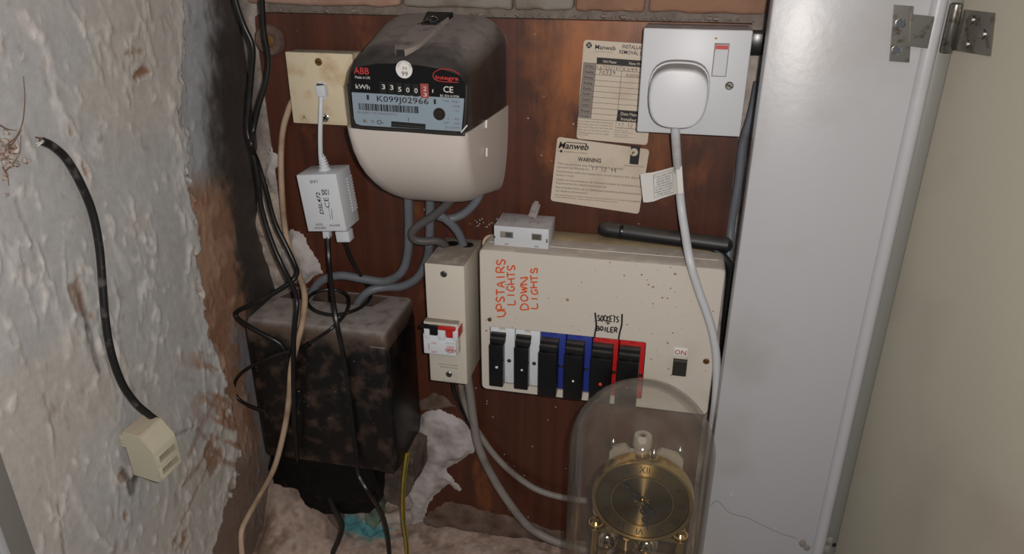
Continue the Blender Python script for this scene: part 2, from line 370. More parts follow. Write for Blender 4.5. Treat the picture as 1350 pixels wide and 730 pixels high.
FONT_CACHE = {}
def text_bm(s, cap, loc, ang=0.0, align='LEFT', bold=0.0, shear=0.0, wide=1.0, plane='Y', fit=None):
    cu = bpy.data.curves.new('t', 'FONT'); cu.body = s; cu.size = 1.0; cu.resolution_u = 2
    cu.offset = bold; cu.shear = shear; cu.align_x = align
    to = bpy.data.objects.new('t', cu)
    me = bpy.data.meshes.new_from_object(to)
    bpy.data.objects.remove(to); bpy.data.curves.remove(cu)
    k = cap/0.70
    bm = B(); bm.from_mesh(me); bpy.data.meshes.remove(me)
    if fit and bm.verts:
        xs = [v.co.x for v in bm.verts]; wide = fit/((max(xs)-min(xs))*k)
    ca, sa = math.cos(ang), math.sin(ang); loc = Vector(loc)
    for v in bm.verts:
        x, y = v.co.x*k*wide, v.co.y*k
        x, y = x*ca-y*sa, x*sa+y*ca
        v.co = loc + Vector((x, 0, y))
    return bm
def text(parent, s, cap, loc, m=None, name='lettering', **kw):
    bm = text_bm(s, cap, loc, **kw)
    for f in bm.faces:
        f.smooth = False
    me = bpy.data.meshes.new(name); bmesh.ops.recalc_face_normals(bm, faces=bm.faces[:])
    if sum(f.normal.y*f.calc_area() for f in bm.faces) > 0:
        bmesh.ops.reverse_faces(bm, faces=bm.faces[:])
    bm.to_mesh(me); bm.free(); me.materials.append(m or M_INK)
    o = bpy.data.objects.new(name, me); C.objects.link(o); o.parent = parent
    return o
def lines(parent, rows, m=None, name='lettering'):      # several text rows in one print: rows of (s, cap, loc, kw)
    tot = B()
    for s, cap, loc, kw in rows:
        bm = text_bm(s, cap, loc, **kw); me = bpy.data.meshes.new('x'); bm.to_mesh(me); bm.free()
        tot.from_mesh(me); bpy.data.meshes.remove(me)
    for f in tot.faces: f.smooth = False
    me = bpy.data.meshes.new(name); tot.to_mesh(me); tot.free(); me.materials.append(m or M_INK)
    o = bpy.data.objects.new(name, me); C.objects.link(o); o.parent = parent
    return o
STROKES = {
 'U': [[(0, 1), (0, .3), (.3, 0), (.7, 0), (1, .3), (1, 1)]], 'P': [[(0, 0), (0, 1), (.7, 1), (.9, .75), (.7, .5), (0, .45)]],
 'S': [[(.9, .9), (.4, 1), (.1, .8), (.3, .55), (.8, .4), (.85, .15), (.5, 0), (.05, .1)]], 'T': [[(0, 1), (1, 1)], [(.5, 1), (.5, 0)]],
 'A': [[(0, 0), (.5, 1), (1, 0)], [(.2, .4), (.8, .4)]], 'I': [[(.5, 1), (.5, 0)]], 'R': [[(0, 0), (0, 1), (.7, 1), (.9, .75), (.6, .5), (0, .45)], [(.4, .48), (1, 0)]],
 'L': [[(0, 1), (0, 0), (.85, 0)]], 'G': [[(.95, .85), (.5, 1), (.05, .6), (.15, .1), (.6, 0), (.95, .3), (.55, .4)]],
 'H': [[(0, 1), (0, 0)], [(1, 1), (1, 0)], [(0, .5), (1, .5)]], 'D': [[(0, 0), (0, 1), (.6, .95), (.95, .5), (.6, .05), (0, 0)]],
 'O': [[(.5, 1), (.05, .7), (.1, .2), (.5, 0), (.9, .25), (.95, .7), (.5, 1)]], 'W': [[(0, 1), (.25, 0), (.5, .7), (.75, 0), (1, 1)]],
 'N': [[(0, 0), (0, 1), (1, 0), (1, 1)]], 'B': [[(0, 0), (0, 1), (.7, .9), (.6, .55), (0, .5), (.8, .45), (.85, .1), (0, 0)]],
 'E': [[(.9, 1), (0, 1), (0, 0), (.9, 0)], [(0, .5), (.7, .5)]], 'K': [[(0, 1), (0, 0)], [(.9, 1), (0, .45), (.9, 0)]],
 'C': [[(.9, .9), (.4, 1), (.05, .5), (.4, 0), (.9, .15)]], '+': [[(.5, 1), (.5, 0)], [(0, .5), (1, .5)]],
 '1': [[(.3, .8), (.5, 1), (.5, 0)]], '2': [[(.1, .8), (.5, 1), (.8, .75), (.1, 0), (.9, 0)]], '7': [[(.1, 1), (.9, 1), (.4, 0)]], '9': [[(.85, .75), (.45, 1), (.15, .7), (.5, .5), (.85, .75), (.7, 0)]],
 '0': [[(.5, 1), (.1, .5), (.5, 0), (.9, .5), (.5, 1)]], '3': [[(.1, .95), (.6, 1), (.8, .75), (.4, .52), (.85, .3), (.5, 0), (.1, .1)]], '4': [[(.7, 0), (.7, 1), (.1, .35), (.95, .35)]],
 '5': [[(.85, 1), (.2, 1), (.15, .55), (.7, .55), (.8, .15), (.1, 0)]], '6': [[(.8, 1), (.2, .5), (.3, 0), (.8, .2), (.2, .4)]], '8': [[(.5, .52), (.15, .8), (.5, 1), (.85, .8), (.15, .2), (.5, 0), (.85, .2), (.5, .52)]],
}
def handwrite(parent, word, p0, right, up, r, m, gap=0.28, jit=0.06, name='handwriting'):
    """strokes along `right` (whole word) with letter height `up` (vectors in the parent frame)"""
    p0, right, up = Vector(p0), Vector(right), Vector(up)
    n = len(word); wdt = 1/(n*(1+gap)-gap); bm = B()
    for i, ch in enumerate(word):
        if ch == ' ': continue
        ox = i*wdt*(1+gap); dy = rnd.uniform(-jit, jit)
        for st in STROKES[ch]:
            pts = [p0+right*(ox+wdt*(x+rnd.uniform(-jit, jit)))+up*(y+dy+rnd.uniform(-jit, jit)) for x, y in st]
            tube(bm, pts, r, 5, len(pts) > 2, 4)
    for v in bm.verts: v.co.y = p0.y + (v.co.y-p0.y)*0.18
    return obj(name, bm, m, parent)

# ------------------------------------------------------------ the setting
def sstep(a, b, x):
    t = max(0, min(1, (x-a)/(b-a))); return t*t*(3-2*t)
def nz(x, y, z, s): return noise.noise(Vector((x*s, y*s, z*s)))
def fbm(x, y, z, s, o=4): return noise.fractal(Vector((x*s, y*s, z*s)), 0.9, 2.1, o)
def mixc(a, b, t): return tuple(a[i]+(b[i]-a[i])*t for i in range(3))
def gridmesh(name, nu, nv, fn, m):
    vs, cols = [], []
    for j in range(nv+1):
        for i in range(nu+1):
            p, c = fn(i/nu, j/nv); vs.append(p); cols.append(c)
    fs = [(j*(nu+1)+i, j*(nu+1)+i+1, (j+1)*(nu+1)+i+1, (j+1)*(nu+1)+i) for j in range(nv) for i in range(nu)]
    me = bpy.data.meshes.new(name); me.from_pydata(vs, [], fs); me.update()
    at = me.color_attributes.new('Col', 'FLOAT_COLOR', 'POINT')
    flat = []
    for c in cols:
        l = lin([max(0, min(255, q)) for q in c]); flat += l
    at.data.foreach_set('color', flat)
    for p in me.polygons: p.use_smooth = True
    me.materials.append(m)
    o = bpy.data.objects.new(name, me); C.objects.link(o)
    return o

# chipped places on the left wall: centre, half sizes, tilt (as seen), depth of the chip
CHIPS = [(183, 97, 20, 12, -20, 1), (176, 68, 26, 10, -10, .5), (95, 175, 14, 26, -28, 1), (112, 225, 7, 24, -18, 1), (168, 680, 12, 22, 15, .8),
         (242, 710, 18, 26, 20, .9), (292, 470, 10, 40, -5, 1), (160, 628, 10, 14, 0, .6), (104, 392, 16, 34, -20, .55), (285, 610, 22, 60, -5, .7), (8, 205, 15, 22, 0, .8)]
RIDGE = [(0, 243), (150, 240), (220, 246), (300, 262), (400, 268), (440, 280), (520, 300), (600, 318), (660, 300), (730, 285)]
# raised scars, cracks and dark scuffs of the scraped paint: line, half width, height, colour
SCARS = [([(30, 20), (60, 62), (72, 125), (92, 172), (116, 240)], 11, .0009, (212, 204, 200)), ([(175, 0), (190, 40), (204, 84)], 3.5, .0010, (198, 194, 188)),
         ([(22, 262), (38, 310), (52, 356)], 3, -.0008, (150, 142, 136)), ([(52, 372), (76, 408), (88, 440), (92, 470)], 8, .0009, (206, 198, 194)),
         ([(58, 520), (72, 570), (75, 620), (78, 680), (86, 735)], 3, -.0009, (128, 120, 114)), ([(66, 560), (74, 605), (77, 660)], 5, .0010, (206, 200, 196)),
         ([(92, 630), (106, 670), (126, 706), (150, 725)], 7, .0010, (204, 196, 192)), ([(100, 380), (110, 405), (118, 450), (130, 490)], 5, -.0006, (84, 78, 74)),
         ([(160, 618), (166, 626), (173, 648), (178, 622)], 7, -.0004, (48, 44, 42)), ([(106, 388), (112, 410), (116, 432)], 7, -.0004, (92, 86, 82)), ([(150, 320), (165, 350), (172, 365)], 6, .0008, (206, 200, 196)), ([(230, 575), (258, 560), (300, 610)], 2.5, -.0008, (112, 98, 90)),
         ([(240, 640), (262, 615), (280, 585)], 3.5, -.0008, (140, 108, 90)), ([(250, 600), (275, 545), (288, 520)], 3.5, -.0008, (146, 112, 94)), ([(210, 420), (204, 470), (200, 500)], 4, .0006, (200, 195, 192)),
         ([(240, 690), (262, 640), (285, 600)], 3, -.0006, (150, 120, 104)), ([(100, 20), (118, 42), (136, 34)], 5, .0006, (204, 196, 190)), ([(215, 600), (222, 650), (216, 690)], 3, .0008, (204, 200, 198))]
def ridge_u(v):
    for (a, ua), (b, ub) in zip(RIDGE, RIDGE[1:]):
        if v <= b: return ua+(ub-ua)*max(0, (v-a))/(b-a)
    return 285
def left_wall(u, v):
    y = -0.363 + u*0.385; z = -0.08 + v*0.86
    X = -0.43
    px, py = proj((X, y, z))
    n1 = fbm(X, y, z, 9); n2 = fbm(X, y, z, 38); n3 = fbm(X+3, y, z*0.55, 120, 3)
    d = 0.0016*n1 + 0.0004*n2 + 0.00016*n3
    fk = sstep(0.30, 0.5, n3)*sstep(-0.1, 0.3, fbm(X+5, y, z*.6, 30)); d += 0.0008*fk
    rid = 1-abs(fbm(X+7, y*1.6, z*0.5, 22)); rid = sstep(0.88, 1.0, rid)       # trowel ridges
    d += 0.0012*rid*sstep(-0.1, 0.3, n1)
    col = mixc((184, 178, 171), (177, 175, 174), sstep(-0.25, 0.35, fbm(X+1, y, z, 6)))
    col = mixc(col, (212, 205, 200), 0.55*rid*sstep(-0.2, 0.3, n2))
    col = mixc(col, (140, 128, 120), 0.5*sstep(0.35, 0.75, n3*0.6+n2*0.6))
    col = mixc(col, (216, 210, 206), 0.7*fk)
    for pl, wd, hgt, wht in SCARS:
        if not (min(q[0] for q in pl)-18 < px < max(q[0] for q in pl)+18 and min(q[1] for q in pl)-18 < py < max(q[1] for q in pl)+18): continue
        dd = 1e9; pv = Vector((px, py))
        for a_, b_ in zip(pl, pl[1:]):
            a_, b_ = Vector(a_), Vector(b_); tt = max(0, min(1, (pv-a_).dot(b_-a_)/(b_-a_).length_squared)); dd = min(dd, (pv-(a_+(b_-a_)*tt)).length)
        dd += 3.0*n2*wd/6 + 1.5*n3
        k = (1-sstep(wd*.35, wd, dd))*(0.55+0.45*sstep(-.2, .3, n3+n2))
        d += hgt*k; col = mixc(col, wht, 0.7*k)
    for cx, cy, rx, ry, an, k in CHIPS:
        a = math.radians(an); dx, dy = px-cx, py-cy
        if abs(dx) > 90 or abs(dy) > 110: continue
        ex, ey = (dx*math.cos(a)+dy*math.sin(a))/rx, (-dx*math.sin(a)+dy*math.cos(a))/ry
        q = math.hypot(ex, ey)*1.25 - 0.7*n2 - 0.6*n3 + 0.02
        t = k*(1-sstep(0.35, 0.7, q))
        d -= 0.0022*t; col = mixc(col, (132, 96, 76), t*0.9)
        rim = sstep(0.55, 0.8, q)*(1-sstep(0.8, 1.3, q)); d += 0.0010*rim*k; col = mixc(col, (196, 188, 182), 0.35*rim)
    # broken edge of the paint skin, bare older wall behind it
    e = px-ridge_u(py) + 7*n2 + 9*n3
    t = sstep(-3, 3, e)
    d -= 0.0055*t*sstep(120, 330, py) + 0.002*t
    rim = sstep(-22, -4, e)*(1-t)
    col = mixc(col, (204, 198, 194), 0.45*rim); d += 0.0012*rim
    sc = sstep(-70, 0, e)*(1-t)*sstep(420, 500, py)*(1-sstep(600, 640, py))
    col = mixc(col, (150, 112, 90), 0.9*sc*sstep(-0.02, 0.18, fbm(X+2, y+z*0.9, z*0.25, 90)))
    old = mixc((168, 170, 174), (66, 59, 56), sstep(18, 58, e+10*n1))  # dark end towards the corner: soot together with painted-in shade
    old = mixc(old, (104, 92, 86), 0.22*sstep(0, 0.5, n1+n3*.4))
    brown = mixc((146, 108, 86), (166, 130, 108), sstep(-0.2, 0.4, n2))
    w = sstep(215, 270, py)*(1-sstep(46, 62, e+8*n1-14*sstep(0, 1, (py-300)/200)))*(1-sstep(560, 640, py)*0.5)
    old = mixc(old, brown, w*0.95)
    old = mixc(old, (132, 134, 142), sstep(400, 470, py)*sstep(26, 40, e+6*n1)*0.9)
    old = mixc(old, (112, 92, 80), sstep(575, 640, py)*0.8)
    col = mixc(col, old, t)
    return (X+d, y, z), col
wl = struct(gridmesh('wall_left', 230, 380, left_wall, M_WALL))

def back_wall(u, v):
    x = -0.47 + u*0.57; z = -0.06 + v*0.80
    px, py = proj((x, 0.0, z))
    n1 = fbm(x, 2, z, 11); n2 = fbm(x, 3, z, 45); n3 = fbm(x, 4, z, 130, 3)
    y = 0.020 - 0.003*n1 - 0.002*n2 - 0.0007*n3
    left = 1-sstep(-0.425, -0.385, x)
    y -= 0.012*left*sstep(0.30, 0.38, z)*(1-sstep(0.45, 0.5, z))*(1+n1)          # plaster dabs beside the board
    low = (1-sstep(0.10, 0.175, z))*(1-sstep(-0.30, -0.245, x))
    y -= low*(0.035+0.012*n1+0.008*n2)
    heap = (1-sstep(0.02, 0.12, z+0.02*n1))*(1-sstep(-0.36, -0.27, x))
    y -= heap*0.035
    col = mixc((172, 160, 152), (136, 122, 112), sstep(-0.15, 0.45, n1*0.5+n2*0.6))
    col = mixc(col, (84, 76, 72), (1-sstep(-0.432, -0.418, x+.006*n2))*sstep(0.44, 0.54, z)*0.8)  # same dark corner, soot and shade put into the colour
    col = mixc(col, (196, 176, 162), 0.6*left*sstep(0.30, 0.36, z)*(1-sstep(0.42, 0.47, z)))
    col = mixc(col, (120, 96, 80), 0.6*low*sstep(0.1, 0.5, n2))
    col = mixc(col, (186, 176, 168), 0.5*low*sstep(0, 0.4, n1))
    col = mixc(col, (118, 106, 98), 0.8*sstep(0.615, 0.625, z)*sstep(-.41, -.40, x))
    # turquoise paint smear under the gland
    px2, py2 = proj((x, y, z))
    q = math.hypot((px2-482)/46, (py2-698-0.25*(px2-482))/16) - 0.5*n2
    tq = 1-sstep(0.5, 0.95, q)
    col = mixc(col, (66, 136, 146), 0.85*tq)
    return (x, y, z), col
wb = struct(gridmesh('wall_back', 210, 290, back_wall, M_ROUGH))

def ledge(u, v):
    x = -0.47 + u*0.60; y = -0.27 + v*0.30
    n1 = fbm(x, y, 6, 12); n2 = fbm(x, y, 7, 50); n3 = fbm(x, y, 8, 140, 3)
    flat = sstep(-0.14, -0.09, x)*(1-sstep(-0.08, -0.06, y))
    z = 0.020 + (1-flat)*(0.004*n1 + 0.002*n2 + 0.0006*n3)
    z += 0.07*(1-sstep(-0.43, -0.33, x))*sstep(-0.16, -0.03, y)*(1+0.4*n1)
    col = mixc((178, 154, 140), (148, 128, 116), sstep(-0.1, 0.5, n1*0.6+n2*0.5))
    col = mixc(col, (196, 182, 172), 0.5*sstep(0.1, 0.5, n2))
    px2, py2 = proj((x, y, z))
    q = math.hypot((px2-484)/44, (py2-697-0.2*(px2-484))/15) - 0.5*n2 - 0.3*n3
    col = mixc(col, (84, 152, 160), 0.85*(1-sstep(0.5, 1.0, q)))
    q = math.hypot((px2-335)/42, (py2-705)/40) - 0.8*n2 - 0.4*n3
    col = mixc(col, (108, 84, 68), 0.7*(1-sstep(0.4, 1.1, q)))
    col = mixc(col, (112, 94, 84), 0.55*sstep(0.1, 0.5, fbm(x, y, 9, 24)+0.5*n3))
    return (x, y, z), col
fl_o = struct(gridmesh('floor', 150, 80, ledge, M_ROUGH))

# bricks that show above the board
for a, b, m, ex in ((330, 528, M_BRICKP, .004), (532, 676, M_BRICKG, .002), (679, 756, M_BRICKG, .003), (759, 850, M_BRICK, .002), (855, 1010, M_BRICK, .0)):
    x0, x1 = P(a, 14, .014).x, P(b, 14, .014).x
    bm = box(B(), x0, x1, 0.0125-ex*0.6, 0.06, 0.6335, 0.70, 0.003, 2)
    bmesh.ops.subdivide_edges(bm, edges=[e for e in bm.edges if e.calc_length() > 0.02], cuts=8, use_grid_fill=True)
    for v in bm.verts:
        n = Vector((fbm(v.co.x, 1, v.co.z, 60), fbm(v.co.x, 5, v.co.z, 60), fbm(v.co.x, 9, v.co.z, 80))); v.co += n*0.0016
    obj('brick', bm, m, wb, 60)
bm = B()                                     # crumbs of mortar along the top of the board
for i in range(170):
    px = rnd.uniform(345, 1000); c = P(px, 22, rnd.uniform(.002, .013)); s = rnd.uniform(.0004, .0012)
    if rnd.random() < .06: s *= 2.4
    r = bmesh.ops.create_icosphere(bm, subdivisions=1, radius=s)
    for v in r['verts']: v.co = Vector((v.co.x*rnd.uniform(.8, 1.6), v.co.y, v.co.z*.7)) + Vector((c.x, c.y, .6285+s*.4))
o = obj('mortar_crumbs', bm, M_DUSTY, wb); o['kind'] = 'stuff'

# right hand door frame
jx0, jx1, jy = 0.061, 0.167, -0.10
bm = box(B(), jx0, jx1, jy, jy+0.020, -0.05, 0.80, 0.0016, 2)
tr = struct(obj('trim_1', bm, M_JAMB))
bm = B(); lathe(bm, [(0.0058, -0.05+0.142), (0.0058, 0.80)], (jx1+0.0035, jy+0.002, 0), 'Z', 16)
obj('bead', bm, M_JAMB, tr)
obj('stop', box(B(), jx1+0.008, jx1+0.020, jy+0.004, jy+0.022, -0.05, 0.80, 0.001), M_GREYTRIM, tr)
crk = [P(a, b, jy-0.0003) for a, b in ((936, 668), (946, 660), (962, 676), (985, 682), (1005, 692), (1030, 703), (1052, 709))]
obj('crack', tube(B(), [p+Vector((0, 0, rnd.uniform(-.001, .001))) for p in crk], 0.00018, 5, True), M_INKG, tr)
for a, b, s in ((1058, 716, .0035), (1064, 722, .003), (1094, 712, .003), (1090, 724, .0035), (1100, 718, .002)):
    bm = B(); c = P(a, b, jy-0.0002); r = bmesh.ops.create_icosphere(bm, subdivisions=2, radius=1)
    for v in r['verts']: v.co = c + Vector((v.co.x*s, v.co.y*0.0006, v.co.z*s*1.3))*(1+0.4*nz(v.co.x, v.co.y, v.co.z+s*900, 2.2))
    obj('paint_chip', bm, M_GREYC if s > .0028 else M_INK, tr)
c = P(964, 653, jy-0.0005); bm = lathe(B(), [(0.0017, 0.0005), (0.0015, -0.0006), (0.0004, -0.001)], c, 'Y', 12); obj('paint_blister', bm, M_JAMB, tr)

# the door, hung on that frame and swung wide open
hinge = Vector((0.1840, jy-0.002, 0))
dv = Vector((0.415, -0.91, 0)).normalized()
ang = math.atan2(dv.y, dv.x)
door = struct(bpy.data.objects.new('door_1', None)); C.objects.link(door); door.location = hinge; door.rotation_euler = (0, 0, ang)
obj('door_leaf', box(B(), 0.0, 0.46, 0.0, 0.020, -0.05, 0.80, 0.0015), M_DOOR, door)
def to_door(px, py):                        # pixel onto the visible face of the door (local x, z)
    d = ray(px, py); n = Vector((-dv.y, dv.x, 0)); t = (hinge-CAM).dot(n)/d.dot(n); q = CAM+d*t-hinge
    return q.dot(dv), q.z
hp = [to_door(*q) for q in ((1244, 9), (1313, 17), (1307, 74), (1240, 63))]
hg = thing('hinge', '', ''); del hg['label']; del hg['category']; hg.parent = door
obj('door_leaf_plate', prism(B(), hp, -0.0016, -0.0002), M_STEEL, hg)
for a, b in ((1282, 26), (1297, 45), (1275, 58)):
    x, z = to_door(a, b); s = obj('screw', screw_bm((x, -0.0016, z), 0.0034), M_STEEL, hg)
kz0, kz1 = hp[3][1]-0.002, hp[0][1]+0.004
bm = B(); lathe(bm, [(0.0036, kz0), (0.0042, kz0+.001), (0.0042, kz1-.001), (0.003, kz1)], (-0.001, -0.003, 0), 'Z', 16); obj('knuckle', bm, M_STEEL, hg)
fx = [P(a, b, jy-0.0003) for a, b in ((1178, 6), (1204, 8), (1198, 82), (1172, 80))]
lf = obj('hinge_leaf', prism(B(), [(p.x, p.z) for p in fx], jy-0.0022, jy-0.0002), M_STEEL, tr)
fa = [P(a, b, jy-0.0003) for a, b in ((1200, 18), (1236, 22), (1228, 64), (1197, 60))]
obj('hinge_arm', prism(B(), [(p.x, p.z) for p in fa], jy-0.0034, jy-0.0008), M_STEEL, tr)
for a, b in ((1187, 31), (1182, 66)):
    p = P(a, b, jy-0.0022); obj('screw', screw_bm(p, 0.0034), M_CHROME, lf)

# near edge of the left wall: grey painted frame
p0 = P(20, 660, -0.363)
bm = box(B(), -0.450, -0.4275, -0.44, -0.3635, -0.12, 0.80, 0.0015)
t2 = struct(obj('trim_2', bm, M_GREYTRIM))
bm = box(B(), -0.445, -0.4245, -0.3895, -0.383, -0.12, 0.80, 0.001)
obj('bead', bm, M_JAMB, t2)

# ------------------------------------------------------------ backing board
def outline(pxs, Y=0.0): return [(P(a, b, Y).x, P(a, b, Y).z) for a, b in pxs]
BX0, BX1, BZ0, BZ1 = -0.4045, 0.0577, 0.031, 0.6265
bm = B()
pts = [(BX1, BZ1), (BX0+.006, BZ1), (BX0+.001, BZ1-.003), (BX0, BZ1-.01), (BX0, BZ0), (BX1, BZ0)]
prism(bm, pts, 0.0, 0.0125)
board = tag(obj('backing_board', bm, M_BOARD), 'large red-brown varnished wooden board carrying the meter and fuse box on the back wall', 'board')

def inside(poly, x, y):
    r = False; n = len(poly)
    for i in range(n):
        (x1, y1), (x2, y2) = poly[i], poly[(i+1) % n]
        if (y1 > y) != (y2 > y) and x < (x2-x1)*(y-y1)/(y2-y1)+x1: r = not r
    return r
def edged(poly, x, y):
    best = 1e9; n = len(poly)
    for i in range(n):
        a, b = Vector(poly[i]), Vector(poly[(i+1) % n]); p = Vector((x, y))
        t = max(0, min(1, (p-a).dot(b-a)/max(1e-12, (b-a).length_squared))); best = min(best, (p-(a+(b-a)*t)).length)
    return best
def lump(name, pxs, th, m, parent, Y=0.0, step=0.0022, soft=0.010, rough=0.5):
    poly = outline(pxs, Y); xs = [p[0] for p in poly]; zs = [p[1] for p in poly]
    nx, nzz = int((max(xs)-min(xs))/step)+2, int((max(zs)-min(zs))/step)+2
    bm = B(); vv = {}
    def vert(i, j):
        if (i, j) not in vv:
            x, z = min(xs)+i*step, min(zs)+j*step
            e = edged(poly, x, z) * (1 if inside(poly, x, z) else -1) + 0.004*fbm(x, 3, z, 55)
            h = th*sstep(0, soft, e)*(1+rough*fbm(x, 1, z, 40)) + (0.0004*fbm(x, 2, z, 120, 3) if e > 0 else 0)
            vv[i, j] = (bm.verts.new((x, Y-h+(0.0006 if e <= 0 else -0.0003), z)), e)
        return vv[i, j]
    for j in range(nzz):
        for i in range(nx):
            q = [vert(i, j), vert(i+1, j), vert(i+1, j+1), vert(i, j+1)]
            if max(w[1] for w in q) > 0: bm.faces.new([w[0] for w in q])
    for v in [v for v in bm.verts if not v.link_faces]: bm.verts.remove(v)
    return obj(name, bm, m, parent, 75, recalc=False)
M_PATCH = mat('whitish_plaster_patch', (186, 178, 176), 0.75, dirt=(122, 108, 102), amt=0.45, dscale=30, bump=0.5, bscale=150)
M_SCRAPE = mat('grey_plaster_smear', (112, 92, 82), 0.85, dirt=(66, 46, 38), amt=0.7, dscale=50, bump=0.9, bscale=150)
lump('plaster_smear', [(546, 560), (556, 545), (578, 538), (600, 548), (618, 562), (628, 580), (624, 598), (606, 606), (590, 618), (600, 632), (606, 645), (588, 636), (578, 650), (566, 662), (556, 690), (540, 700), (535, 640), (542, 600)], 0.006, M_PATCH, wb)
lump('plaster_smear', [(556, 690), (572, 668), (592, 660), (622, 668), (652, 676), (700, 690), (744, 700), (742, 716), (690, 712), (640, 708), (590, 702)], 0.0022, M_SCRAPE, wb, soft=0.006, rough=0.9)
lump('plaster_smear', [(384, 300), (396, 305), (408, 322), (420, 342), (426, 360), (405, 372), (380, 372), (372, 340), (376, 315)], 0.006, M_PATCH, wb)
lump('plaster_smear', [(552, 528), (572, 518), (592, 525), (600, 536), (580, 540), (556, 540)], 0.0016, M_SCRAPE, wb, soft=0.005)
lump('plaster_smear', [(358, 196), (366, 204), (362, 226), (366, 250), (356, 258), (350, 226)], 0.003, M_PATCH, wb, soft=0.004)
bm = B()                                     # specks of paint and crumbs on the board, one pale cluster standing for glints
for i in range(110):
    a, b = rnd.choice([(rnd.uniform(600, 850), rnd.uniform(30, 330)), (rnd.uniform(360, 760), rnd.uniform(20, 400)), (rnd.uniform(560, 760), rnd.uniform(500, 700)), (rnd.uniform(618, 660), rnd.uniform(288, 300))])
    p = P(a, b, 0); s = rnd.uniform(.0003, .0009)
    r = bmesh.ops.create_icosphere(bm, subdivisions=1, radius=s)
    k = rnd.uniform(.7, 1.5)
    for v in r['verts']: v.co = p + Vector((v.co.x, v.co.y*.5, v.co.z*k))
o = obj('fleck_and_glint', bm, M_PATCH, board); o['kind'] = 'stuff'
# round pipe end at the top left of the board
p = P(357, 53, 0)
pe = thing('pipe_end', 'short open end of a brown pipe at the top left corner of the wooden board', 'pipe', p)
bm = B(); lathe(bm, [(0.0150, 0.0), (0.0150, -0.003), (0.0128, -0.006), (0.0085, -0.007), (0.0062, -0.006), (0.0060, 0.0)], (0, 0, 0), 'Y', 28); obj('flange', bm, M_SCRAPE, pe)
bm = B(); lathe(bm, [(0.0060, -0.0012), (0.0060, -0.0042), (0.0042, -0.0050), (0.0001, -0.0046)], (0, 0, 0), 'Y', 20); obj('plug', bm, M_RUST, pe)

# ------------------------------------------------------------ electricity meter
MX, MZ = -0.2165, 0.548
meter = thing('electricity_meter', 'black and cream electricity meter with dusty domed top reading 33500', 'meter', (MX, 0, MZ))
def hw(y): return 0.0615 + (0.0515-0.0615)*(y/-0.115)
def upper_sec(y, ins=0.0):
    h = hw(y)-ins; zt = 0.0795 + (y/-0.115)*(-0.0225) - ins; r = 0.028; n = 8
    lp = [Vector((-h, y, 0)), Vector((h, y, 0))]
    for cx, a0 in ((h-r, 0), (-(h-r), 90)):
        for k in range(n+1):
            a = math.radians(a0+90*k/n); lp.append(Vector((cx+r*math.cos(a), y, zt-r*0.86+r*0.86*math.sin(a) + 0.004*(1-(abs(cx+r*math.cos(a))/h)**2))))
    return lp
bm = loft(B(), [upper_sec(y, i) for y, i in ((0, 0.001), (-0.012, 0), (-0.03, 0), (-0.05, 0), (-0.07, 0), (-0.09, 0), (-0.1, .0003), (-0.107, .0018), (-0.112, .0040), (-0.1145, .0068), (-0.1150, .0085))])
obj('upper_cover', bm, M_METERB, meter, 50)
def lower_sec(z, d, h, hf, r):
    n = 6; lp = [Vector((-h, 0, z))]
    fr = lambda y: h+(hf-h)*(-y/d)
    for sx, a0 in ((-1, 180), (1, 270)):
        for k in range(n+1):
            a = math.radians(a0+90*k/n)
            cx = sx*(hf-r+0.0006); lp.append(Vector((cx+r*math.cos(a), -(d-r)+r*math.sin(a), z)))
    lp.append(Vector((h, 0, z))); return lp
secs = [(0.0008, .1155, .0622, .0522, .008), (-0.006, .1150, .0622, .0520, .009), (-0.020, .1128, .0620, .0514, .012), (-0.034, .1075, .0615, .0505, .016), (-0.046, .1000, .0608, .0495, .02),
        (-0.056, .0915, .0598, .0482, .024), (-0.065, .0815, .0588, .0468, .027), (-0.072, .0715, .0575, .0450, .029), (-0.0775, .0610, .0560, .0428, .029), (-0.0812, .0500, .0540, .0405, .026), (-0.0832, .0400, .0515, .0375, .02)]
bm = loft(B(), [lower_sec(*s) for s in secs]); obj('terminal_cover', bm, M_METERC, meter, 60)
FY = -0.1152
def ml(px, py, Y=FY): q = P(px, py, Y); return Vector((q.x-MX, Y, q.z-MZ))
# black face and label plate
face = [ml(a, b) for a, b in ((463, 122), (612, 130), (613, 108), (603, 98), (580, 91), (553, 86.5), (525, 84), (497, 84), (474, 88), (463, 96))]
fc = obj('face_plate', prism(B(), [(v.x, v.z) for v in face], FY+0.001, FY-0.0003), M_BLACK, meter)
lab = [ml(a, b) for a, b in ((463.9, 121.4), (612, 129.6), (610.5, 150), (608.3, 173), (540, 169), (476, 165), (469.5, 162.5), (467, 156))]
lp = obj('label_plate', prism(B(), [(v.x, v.z) for v in lab], FY+0.001, FY-0.0005), M_LABEL, meter)
rim = [ml(a, b) for a, b in ((459, 110), (462, 140), (466, 163), (474, 168.5), (540, 173), (606, 177.5), (611, 173), (614, 140), (615, 112))]
obj('window_rim', tube(B(), rim, 0.0011, 6), M_BLACKM, meter)
T = FY-0.0007
def mt(s, px, py, hpx, m, px2=None, par=None, **kw):
    a = ml(px, py, T); cap = abs(ml(px, py-hpx, T).z-a.z)
    fit = None
    if px2: fit = (ml(px2[0], px2[1], T)-a).length; kw['ang'] = math.atan2(ml(px2[0], px2[1], T).z-a.z, ml(px2[0], px2[1], T).x-a.x)
    return text(par or meter, s, cap, a, m, fit=fit, **kw)
mt('ABB', 467, 97, 8.5, M_INKR, (487, 98), bold=.015)
mt('Made in UK', 468, 103.2, 3.5, M_WPRINT, (488, 104.3))
mt('kWh', 468.5, 116.5, 6, M_WPRINT, (487, 117.8), bold=.004)
